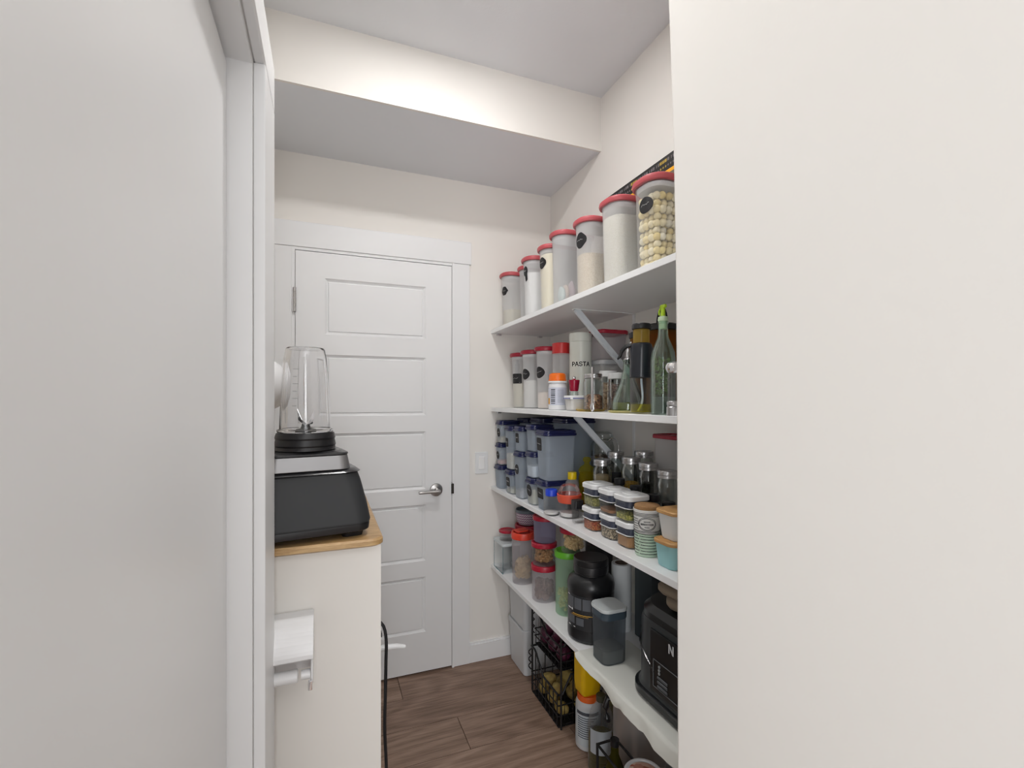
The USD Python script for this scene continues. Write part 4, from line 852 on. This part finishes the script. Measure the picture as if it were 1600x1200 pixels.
m = meshkit.text_mesh("N", .024, .0012, True); m = moved(m, rz=0); m.vertices = np.stack([-.1318 - m.vertices[:, 2], .047 - .062 - m.vertices[:, 0] + .0, .185 + m.vertices[:, 1]], 1)
m.fix_normals(); t.part("lettering", moved(m, 0, .0, 0), plain("silver_print", (.62, .64, .66), .35), False)
t.part("handle", cat(tube([(-.055, .158, .150), (-.055, .190, .150), (-.045, .203, .146), (.045, .203, .146), (.055, .190, .150), (.055, .158, .150)], .010, 10, 30)), bk)
t.part("strap", tube([(-.085, .160, .150), (-.112, .130, .142), (-.126, .085, .120), (-.1295, .045, .100)], .004, 8, 16), bk)
t.part("lid", loft([(.246, .318, .09, .2355), (.252, .324, .095, .238), (.250, .322, .095, .256), (.220, .290, .09, .274), (.10, .15, .05, .282)], 9), bk)
# two folded pot holders on the cooker
CLO = plain("tan_cloth", (.27, .22, .165), .9, bump=.5, bscale=500)
def cushion(dx, dy, dz, seed):
    m = loft([(dx * .86, dy * .86, dx * .2, 0), (dx, dy, dx * .25, dz * .3), (dx, dy, dx * .25, dz * .7), (dx * .84, dy * .84, dx * .2, dz)], 6); m = m.subdivide(); m = m.subdivide(); trimesh.smoothing.filter_taubin(m, iterations=6)
    m.vertices += (meshkit.fbm(m.vertices * 22 + seed, 2, seed)[:, None] - .5) * .008; m.vertices[:, 2] -= m.vertices[:, 2].min(); return m
solo("pot_holder", cushion(.13, .15, .035, 2), CLO, "folded tan pot holder lying directly on the cooker lid", "cloth", (.955, 1.025, Z + .0022 + .2825))
solo("pot_holder", cushion(.15, .17, .034, 5), CLO, "folded tan pot holder on top of the other, under the shelf", "cloth", (.955, 1.04, Z + .0022 + .3180), rz=8)
# paper liner lying on the shelf and drooping over its edge
n_y, prof_n = 60, 16
ys = np.linspace(.83, 1.445, n_y); top, bot = [], []
for yv in ys:
    k = (1.445 - yv) / .615; hang = .010 + .034 * min(1, k * 3.2) + .050 * (float(meshkit.fbm(np.array([[yv * 14, .3, .7]]), 3, 4)[0]) - .5)
    hang = max(.006, hang) if yv < 1.44 else .004
    line = []
    for s_ in np.linspace(0, 1, 9): line.append((1.02 - (1.02 - XF) * s_, .0014 if s_ < 1 else .0012))
    bulge = .004 + .004 * math.sin(yv * 33)
    for s_ in np.linspace(.14, 1, 7): line.append((XF - .0035 - bulge * math.sin(s_ * 2.2) - .016 * s_ * float(meshkit.fbm(np.array([[yv * 16, 3.3, s_]]), 2, 8)[0]), -hang * s_ + .0008))
    top.append(np.array([(a_, yv + (.02 * max(0, -b_) / .05 if yv > 1.40 else 0), Z + b_) for a_, b_ in line]))
top = np.array(top); th = np.zeros_like(top); th[:, :9, 2] = .0009; th[:, 9:, 0] = .0009
A = top.reshape(-1, 3); B = (top - th).reshape(-1, 3); m_ = top.shape[1]; fs = []
idx = lambda i, j: i * m_ + j; nA = len(A)
for i in range(n_y - 1):
    for j in range(m_ - 1):
        q = [idx(i, j), idx(i + 1, j), idx(i + 1, j + 1), idx(i, j + 1)]; fs += [(q[0], q[1], q[2]), (q[0], q[2], q[3]), (nA + q[2], nA + q[1], nA + q[0]), (nA + q[3], nA + q[2], nA + q[0])]
pm = trimesh.Trimesh(np.vstack([A, B]), fs, process=False)
solo("shelf_liner", pm, plain("liner_paper", (.74, .75, .70), .55), "crumpled white paper liner drooping over the lowest shelf's edge under the cooker", "liner", smooth=True)

# ------------------------------------------------------------------ on the floor under the shelves
BIN = plain("pale_bin_plastic", (.66, .68, .70), .4)
def bin_(label, x0, x1, y1, y2, z, h):
    t = T("storage_bin", label, "bin", ((x0 + x1) / 2, (y1 + y2) / 2, z)); dx, dy = x1 - x0, y2 - y1
    vessel(t, dx, dy, .02, h - .012, BIN, .93, wall=.003)
    t.part("rim", loft([(dx + .0006, dy + .0006, .021, h - .022), (dx + .010, dy + .010, .024, h - .020), (dx + .010, dy + .010, .024, h - .004), (dx + .004, dy + .004, .022, h), (dx - .01, dy - .01, .016, h), (dx - .012, dy - .012, .016, h - .010)]), BIN)
bin_("pale grey storage bin standing on the floor in the corner", .905, 1.145, 2.143, 2.352, .001, .228)
bin_("pale grey storage bin stacked on the other bin in the corner", .900, 1.14, 2.135, 2.345, .2295, .225)
# wire basket stand
WIRE = plain("black_wire", (.012, .012, .013), .45)
def wbasket(label, x0, x1, y1, y2, z0, z1, dip):
    t = T("wire_basket", label, "basket", (0, 0, 0)); r = .0028; ws = []
    def front(y): return z1 - dip * max(0, min(1, (y2 - .04 - y) / .09))
    n_f = 8
    fr = [(x0, yy, front(yy)) for yy in np.linspace(y2, y1, 24)]
    t.part("rim", cat(tube(fr, .0045, 8), tube([(x0, y2, z1), (x1, y2, z1)], .0045, 8), tube([(x1, y2, z1), (x1, y1, z1)], .0045, 8), tube([(x1, y1, z1), (x0 + .06, y1, z1), (x0 + .02, y1, front(y1)), (x0, y1, front(y1))], .0045, 8)), WIRE)
    for yy in np.linspace(y1 + .01, y2 - .01, n_f): ws.append(tube([(x0, yy, front(yy)), (x0, yy, z0), (x1, yy, z0), (x1, yy, z1)], r, 6))
    for xx in np.linspace(x0 + .03, x1 - .03, 5):
        ws.append(tube([(xx, y1, z1 if xx > x0 + .05 else front(y1) + .01), (xx, y1, z0), (xx, y2, z0), (xx, y2, z1)], r, 6))
    for f_ in (.33, .66):
        zz = z0 + (z1 - dip - z0) * f_; ws += [tube([(x0, y1, zz), (x0, y2, zz)], r, 6), tube([(x0, y2, zz), (x1, y2, zz)], r, 6), tube([(x0, y1, zz), (x1, y1, zz)], r, 6), tube([(x1, y1, zz), (x1, y2, zz)], r, 6)]
    # scalloped wire beside the far corner
    for k in range(3):
        zc = z1 - .03 - .032 * k
        ws.append(tube([(x0 - .001, y2 - .0, zc + .016), (x0 - .012, y2 + .006, zc), (x0 - .001, y2, zc - .016)], r, 6, 10))
    for w in ws: t.part("wire", w, WIRE, True)
    t.part("tray", block(x0 + .002, x1 - .002, y1 + .002, y2 - .002, z0 - .006, z0 - .0029, .001), WIRE)
    return t
wbasket("lower black wire basket holding potatoes on the floor", .900, 1.12, 1.762, 2.035, .0075, .215, .075)
tb = wbasket("upper black wire basket holding red onions", .915, 1.12, 1.775, 2.03, .232, .385, .055)
tb.part("leg", cat(*[tube([(x_, y_, .002), (x_, y_, .385)], .0045, 8) for x_ in (.9085, 1.128) for y_ in (1.752, 2.046)]), WIRE)
SKINP = reg("potato_skin", {"g": ("geometry", {}), "n": ("noise_texture", {"scale": 28, "detail": 3}), "r": ("rgb_ramp", {"ramp": [(.35, (.30, .20, .06)), (.6, (.48, .36, .11)), (.8, (.55, .45, .18))]}), "p": ("principled_bsdf", {"roughness": .7})}, [("g.position", "n.vector"), ("n.fac", "r.fac"), ("r.color", "p.base_color")], "p.BSDF")
SKINO = reg("onion_skin", {"tc": ("texture_coordinate", {}), "mp": ("mapping", {"scale": (6, 6, .6)}), "n": ("noise_texture", {"scale": 3, "detail": 3}), "r": ("rgb_ramp", {"ramp": [(.3, (.045, .008, .022)), (.6, (.11, .016, .05)), (.8, (.20, .06, .10))]}), "p": ("principled_bsdf", {"roughness": .35})}, [("tc.object", "mp.vector"), ("mp.vector", "n.vector"), ("n.fac", "r.fac"), ("r.color", "p.base_color")], "p.BSDF")
pk_ = klass("potato_class", [("tuber", lumpy(1, 3, .35, 11, (1.35, 1, .9), 1.3), SKINP)])
on = lumpy(1, 3, .08, 3); v = on.vertices; tip = np.clip(v[:, 2] - .72, 0, 1); v[:, 2] += tip * 1.6; v[:, :2] *= (1 - np.clip(tip * 1.6, 0, .75))[:, None]; on.vertices = v
ok_ = klass("onion_class", [("bulb", on, SKINO), ("root", moved(lumpy(.12, 1, .6, 3), 0, 0, -.97), plain("onion_root", (.35, .26, .16), .9))])
pp = [(.945, 1.985, .0415, 38, .0285), (.950, 1.903, .0415, 70, .0285), (.947, 1.822, .0415, 95, .0285), (1.035, 1.985, .0415, 20, .0285), (1.040, 1.90, .0415, 60, .0285), (1.040, 1.815, .0415, 10, .0285), (.946, 1.944, .099, 120, .0285), (.948, 1.862, .099, 65, .0285), (1.035, 1.94, .099, 0, .0285), (1.035, 1.855, .099, 40, .0285)]
PL = ["far low corner", "middle of the low row", "near low corner", "back far corner", "back middle", "back near corner", "far upper row", "near upper row", "back upper far", "back upper near"]
for k, (x, y, z, a_, s_) in enumerate(pp): copies("potato", pk_, f"yellow potato in the lower wire basket, {PL[k]}", "potato", "potatoes in the lower wire basket", [((x, y, z), (10 * k, 5 * k, a_), (s_, s_, s_))])
oo = [(.955, 1.985, .2745), (.957, 1.905, .2745), (.957, 1.822, .2745), (1.04, 1.985, .2745), (1.04, 1.90, .2745), (1.04, 1.82, .2745), (.962, 1.945, .341), (.964, 1.862, .341), (1.035, 1.94, .341), (1.035, 1.86, .341)]
for k, (x, y, z) in enumerate(oo): copies("onion", ok_, f"red onion in the upper wire basket, {PL[k]}", "onion", "red onions in the upper wire basket", [((x, y, z), (35 * k % 90 - 45, 20 * (k % 3) - 20, 77 * k), (.0325, .0325, .031))])
# white tub with orange lid, yellow jug over it
x, y = .972, 1.642
t = T("label_tub", "white tub with an orange lid and a printed label on the floor", "tub", (x, y, .001))
t.part("body", lathe([(.046, 0), (.050, .005), (.050, .165), (.047, .178), (.041, .184), (.041, .188)]), plain("tub_white", (.62, .64, .66), .4))
t.part("lid", lathe([(.0418, .184), (.0435, .186), (.0435, .203), (.042, .206), (.001, .206)]), plain("orange_lid", (.80, .14, .02), .4))
a = math.atan2(-y, -x); lb = t.part("paper_label", wrap_patch(.050, a - 1.6, a + 1.6, .02, .155), plain("blue_grey_label", (.56, .62, .66), .5), False)
t.part("print", cat(*[wrap_patch(.0506, a - .9, a + .7 - .25 * (k % 3), .128 - .0085 * k, .131 - .0085 * k, n=8) for k in range(10)]), plain("label_ink", (.10, .12, .15), .6), False, parent=lb)
t.part("print", wrap_patch(.0506, a - 1.0, a + .9, .140, .152, n=8), plain("label_band", (.07, .08, .10), .6), False, parent=lb)
t = T("yellow_jug", "yellow plastic jug standing on the orange lid beneath the shelf", "jug", (.968, 1.640, .2075))
t.part("body", loft([(.060, .050, .012, 0), (.084, .072, .016, .014), (.090, .078, .016, .05), (.090, .078, .016, .19), (.070, .060, .014, .215), (.036, .036, .017, .228)], 5), plain("jug_yellow", (.82, .50, .005), .35))
t.part("cap", lathe([(.0185, .2285), (.020, .230), (.020, .248), (.018, .250), (.001, .250)]), plain("jug_cap", (.75, .44, .01), .4))
# oil jugs, pouch, rack, pot, tub
x, y = .948, 1.510
t = jar("oil_jug", "clear plastic oil jug with a folded white label on the floor", "jug", x, y, .001, .048, .27, CLEARP, [(.044, 0), (.048, .006), (.048, .05), (.046, .055), (.048, .06), (.048, .175), (.040, .215), (.022, .245), (.016, .250), (.016, .262)])
t.part("cap", lathe([(.0165, .255), (.018, .257), (.018, .276), (.016, .278), (.001, .278)]), plain("jug_cap_dark", (.05, .05, .03), .4))
liquid("cooking_oil", "olive-coloured oil in the plastic jug", "oil", x, y, .0065, [(.041, 0), (.0455, .004), (.0432, .050), (.0455, .056), (.0455, .125), (.001, .1255)], OILO)
a = math.atan2(-y, -x); t.part("paper_label", wrap_patch(.048, a - .9, a + .9, .085, .17), plain("pale_label", (.50, .55, .60), .6), False)
x, y = 1.062, 1.585
t = jar("oil_jug", "clear jug of pickled vegetables behind the oil jug", "jug", x, y, .001, .055, .30, CLEARP, [(.051, 0), (.055, .006), (.055, .25), (.04, .29), (.04, .30)])
t.part("cap", lathe([(.0405, .292), (.042, .294), (.042, .312), (.001, .314)]), plain("slate_cap", (.05, .07, .10), .4))
solo("pickles", heap(60, chunk((.018, .012, .010)), .058, .058, .18, 12, True, .035), twotone("pickle_mix", (.20, .17, .05), (.48, .42, .18)), "olive-brown vegetables in the clear jug behind the oil jug", "vegetables", (x, y, .001), kind="stuff")
t = T("wire_rack", "black metal rack with an olive bottle in front of the steel pot", "rack", (.893, 1.318, .001))
t.part("frame", cat(*[tube([(sx * .036, -.07, .0), (sx * .036, -.07, .20), (sx * .036, .07, .20), (sx * .036, .07, .0)], .005, 8) for sx in (-1, 1)], *[tube([(-.036, yy, zz), (.036, yy, zz)], .004, 8) for yy in (-.07, .07) for zz in (.02, .11, .2)], *[tube([(sx * .036, -.07, zz), (sx * .036, .07, zz)], .004, 8) for sx in (-1, 1) for zz in (.02, .11)]), WIRE)
t.part("tray", block(-.035, .035, -.069, .069, .0245, .027), WIRE)
t = jar("olive_bottle", "dark olive glass bottle standing in the black rack", "bottle", .893, 1.338, .0285, .030, .2, clear("olive_glass", (.40, .38, .06), .3, .3, .08, (.15, .14, .02)), [(.027, 0), (.030, .004), (.030, .12), (.013, .165), (.012, .20)])
t.part("cap", lathe([(.0125, .192), (.0145, .194), (.0145, .214), (.001, .215)]), BLACKP)
x, y = 1.035, 1.400
t = T("stock_pot", "brushed steel pot with a black side handle under the paper liner", "pot", (x, y, .001))
t.part("body", lathe([(.082, 0), (.090, .008), (.090, .33), (.093, .334), (.091, .337), (.087, .334), (.086, .01), (.001, .008)], 48), plain("dull_steel", (.50, .49, .49), .42, .7))
a = math.atan2(.3, -1)
t.part("handle", tube([(-.086, .020, .315), (-.112, .028, .318), (-.118, .030, .29), (-.114, .029, .250), (-.108, .028, .235)], [.008, .010, .012, .011, .008], 10), BLACKP)
x, y = .885, 1.172
t = T("label_tub", "round white-rimmed tub with a reddish top at the bottom edge", "tub", (x, y, .001))
t.part("body", lathe([(.050, 0), (.054, .005), (.056, .235), (.055, .238)]), plain("tub_grey", (.45, .46, .48), .4))
t.part("rim", lathe([(.0565, .236), (.059, .238), (.059, .252), (.056, .255), (.052, .254), (.050, .250), (.001, .250)]), plain("rim_white", (.66, .68, .70), .35))
t.part("picture", moved(lathe([(.046, 0), (.046, .0008), (.001, .0009)]), 0, 0, .2501), grain("reddish_print", (.45, .12, .08), (.72, .55, .45), 60), label="reddish printed disc")

# ------------------------------------------------------------------ half wall, worktop, blender (left)
ZC_ = 1.036
struct("wall_half", block(XL, .126, 1.19, 1.76, 0, ZC_ - .0192), WALL, False)
t = T("worktop", "bamboo worktop with a rounded front edge capping the beige half wall", "worktop", (0, 0, 0))
wt = wood("bamboo_worktop", srgb(166, 128, 80), srgb(206, 172, 122), (2.2, 11, 11), 7, .38, (1.2, .4, 0), .4)
t.part("board", loft([(.503, .585, .024, ZC_ - .019, -.1275, 1.4675), (.518, .600, .030, ZC_ - .0145, -.1275, 1.4675), (.518, .600, .030, ZC_ - .0045, -.1275, 1.4675), (.508, .590, .026, ZC_, -.1275, 1.4675)], 5), wt)
# blender: base turned about 22 degrees
t = T("countertop_blender", "black blender with a steel band and an upturned clear cup on the worktop", "blender", (-.045, 1.268, ZC_), rz=9, scale=(.94, .94, .958))
shell = plain("blender_shell", (.026, .028, .031), .55)
t.part("base", loft([(.27, .172, .03, .012), (.296, .190, .04, .016), (.300, .194, .042, .030), (.296, .190, .042, .034)], 7), BLACKP)
for sx in (-1, 1):
    for sy in (-1, 1): t.part("foot", loft([(.05, .03, .012, 0), (.056, .036, .014, .0118)], 4).apply_translation([sx * .105, sy * .06, 0]), BLACKP)
t.part("housing", loft([(.302, .196, .045, .0345), (.304, .198, .045, .040), (.288, .180, .045, .085), (.262, .156, .045, .140), (.250, .146, .045, .158), (.232, .132, .04, .167), (.21, .118, .035, .170)], 8), shell)
t.part("top_edge", loft([(.255, .150, .046, .1600), (.262, .156, .048, .1625), (.240, .138, .042, .1705), (.20, .11, .03, .1712)], 8), plain("blender_edge", (.02, .02, .022), .2))
t.part("steel_band", loft([(.205, .146, .03, .1714), (.206, .148, .03, .173), (.192, .142, .028, .206), (.188, .138, .027, .207)], 7), BAND)
t.part("platform", loft([(.186, .136, .026, .2072), (.196, .146, .03, .2085), (.194, .144, .03, .2125), (.17, .126, .03, .218)], 7), plain("platform_dark", (.03, .03, .032), .25))
t.part("collar", lathe([(.070, .2182), (.0745, .220), (.0725, .228), (.0745, .232), (.0715, .246), (.0735, .250), (.070, .262), (.062, .264), (.001, .264)], 40), BLACKP)
cup = lambda R: R
cp = [(.0670, .2645), (.0685, .266), (.0685, .270), (.0625, .2725), (.0620, .285), (.0594, .340), (.0562, .400), (.0519, .450), (.0472, .474), (.0445, .4775), (.001, .479)]
inn = [(max(r - .003, .001), z - .003) for r, z in cp[::-1] if z > .2727] + [(.0590, .2646)]
CUPM = reg("cup_tritan", {"p": ("principled_bsdf", {"base_color": (.97, .97, .975), "roughness": .03, "ior": 1.40, "transmission_weight": 1.0})}, [], "p.BSDF")
t.part("cup", lathe(cp + inn, 48), CUPM, label="clear upturned cup")
t.part("cup_rib", cat(*[moved(tube([(.0632, 0, .285), (.0606, 0, .34), (.0574, 0, .40), (.0531, 0, .45)], .0016, 6), rz=math.radians(a_)) for a_ in (20, 80, 140, 200, 260, 320)]), CUPM)
hub = t.part("blade_hub", lathe([(.026, .2645), (.024, .270), (.012, .274), (.009, .284), (.001, .285)], 24), plain("hub_dark", (.05, .05, .05), .4))
bl = []
for k, (ln, up) in enumerate(((.028, .030), (.028, .012), (.026, .034), (.026, .008))):
    w = .007; q = np.array([(0, -w, .281), (ln * .7, -w * .9, .281 + up * .4), (ln, 0, .281 + up * 1.2), (ln * .7, w * .9, .281 + up * .4), (0, w, .281)])
    bl.append(moved(skin([q, q + (0, 0, .0016)]), rz=math.radians(35 + 90 * k)))
t.part("blade", cat(*bl), CHROME, False)
MK = plain("cup_marks", (.45, .45, .46), .6); aa = math.radians(-100 - 22)
t.part("measuring_mark", cat(*[_fix(moved(block(-.0008, .0002, -.005 - .003 * (k % 2), .005, 0, .0016), math.cos(aa) * R_, math.sin(aa) * R_, z_, rz=aa + math.pi)) for k, (z_, R_) in enumerate([(.33, .0606), (.348, .0598), (.366, .0588), (.384, .0579), (.402, .0568), (.42, .0553)])]), MK, False)
# white stand mixer head peeking out behind the casing
t = T("stand_mixer", "white rounded mixer head jutting out behind the blender cup", "mixer", (-.215, 1.615, ZC_))
t.part("foot", loft([(.16, .18, .06, 0), (.17, .19, .065, .01), (.16, .18, .06, .03)], 8).apply_translation([-.02, 0, 0]), WHITEP)
t.part("column", loft([(.09, .11, .04, .0302), (.075, .10, .035, .14), (.085, .11, .04, .306)], 8).apply_translation([-.06, 0, 0]), WHITEP)
hd = [np.stack([np.full(28, xx), cy_ + ry_ * np.cos(np.linspace(0, 2 * math.pi, 29)[:-1]), .379 + cz_ + rz_ * np.sin(np.linspace(0, 2 * math.pi, 29)[:-1])], 1) for xx, ry_, rz_, cz_, cy_ in [(-.15, .02, .03, 0, 0), (-.13, .06, .06, 0, 0), (-.06, .075, .072, 0, 0), (.02, .076, .080, 0, 0), (.062, .072, .078, -.002, 0), (.088, .060, .062, -.004, 0), (.100, .040, .036, -.002, 0), (.104, .008, .008, 0, 0)]]
t.part("head", _fix(skin(hd)), plain("mixer_white", (.80, .80, .81), .3))
# roll holder on the end of the half wall
t = T("roll_holder", "empty white roll holder with a curved cover on the beige half wall", "holder", (-.066, 1.19, .735))
hw = plain("holder_white", (.80, .80, .81), .22)
arc = [(-.096 * math.sin(u), .1505 - .068 * (1 - math.cos(u)) ** 1.15) for u in np.linspace(.25, 1.57, 14)]
outer = [(-.012, .1505)] + [(p[0], p[1]) for p in arc]; inner_ = [(p[0] * .965 + .000, p[1] - .003) for p in outer[::-1]]
poly = Polygon(outer + inner_).buffer(.0008)
cov = trimesh.creation.extrude_polygon(poly, .084, engine="earcut"); cov.vertices = np.stack([cov.vertices[:, 2] - .042, cov.vertices[:, 0], cov.vertices[:, 1]], 1); cov.fix_normals()
t.part("cover", _fix(cov), hw, 30)
t.part("back_plate", block(-.042, .042, -.012, -.0005, .020, .150, .002), hw)
for sx in (-1, 1): t.part("arm", block(sx * .0395 - .0025, sx * .0395 + .0025, -.085, -.0125, .022, .100, .002), hw)
t.part("spindle", moved(lathe([(.001, -.037), (.0125, -.037), (.0135, -.035), (.0135, .010), (.011, .012), (.001, .012)], 24), 0, -.074, .040, ry=math.pi / 2), hw)
t.part("spindle", moved(lathe([(.001, .018), (.010, .018), (.010, .036), (.001, .0365)], 24), 0, -.074, .040, ry=math.pi / 2), hw)
t.part("catch", block(.032, .041, -.094, -.0855, .012, .034, .002), CHROME, label="small bright metal catch")
# outlet side: black cable and white peg on the half wall's aisle side
t = T("power_plug", "small pale plug on the aisle side of the half wall", "plug", (.1265, 1.325, .745))
t.part("body", block(.0, .012, -.016, .016, -.022, .022, .003), WHITEP); t.part("pin_cover", block(.0121, .016, -.008, .008, -.018, -.006, .001), CHARC)
solo("power_cable", tube([(.1295, 1.318, .772), (.140, 1.312, .768), (.150, 1.306, .742), (.1515, 1.303, .69), (.149, 1.300, .58), (.1475, 1.298, .48), (.151, 1.298, .40), (.150, 1.297, .33), (.143, 1.297, .24), (.142, 1.297, .1), (.145, 1.295, .004)], .0042, 10, 70), plain("cable_black", (.008, .008, .010), .45), "black cable hanging down beside the half wall", "cable")
t = T("wall_peg", "white tapered peg sticking out from the half wall past the black cable", "peg", (.1265, 1.345, .676))
t.part("shaft", tube([(.0, 0, .006), (.03, .006, .005), (.06, .012, .0), (.083, .017, -.008)], [.0085, .008, .0072, .0055], 12), WHITEP); t.part("rose", block(.0, .005, -.014, .014, -.012, .022, .001), WHITEP)
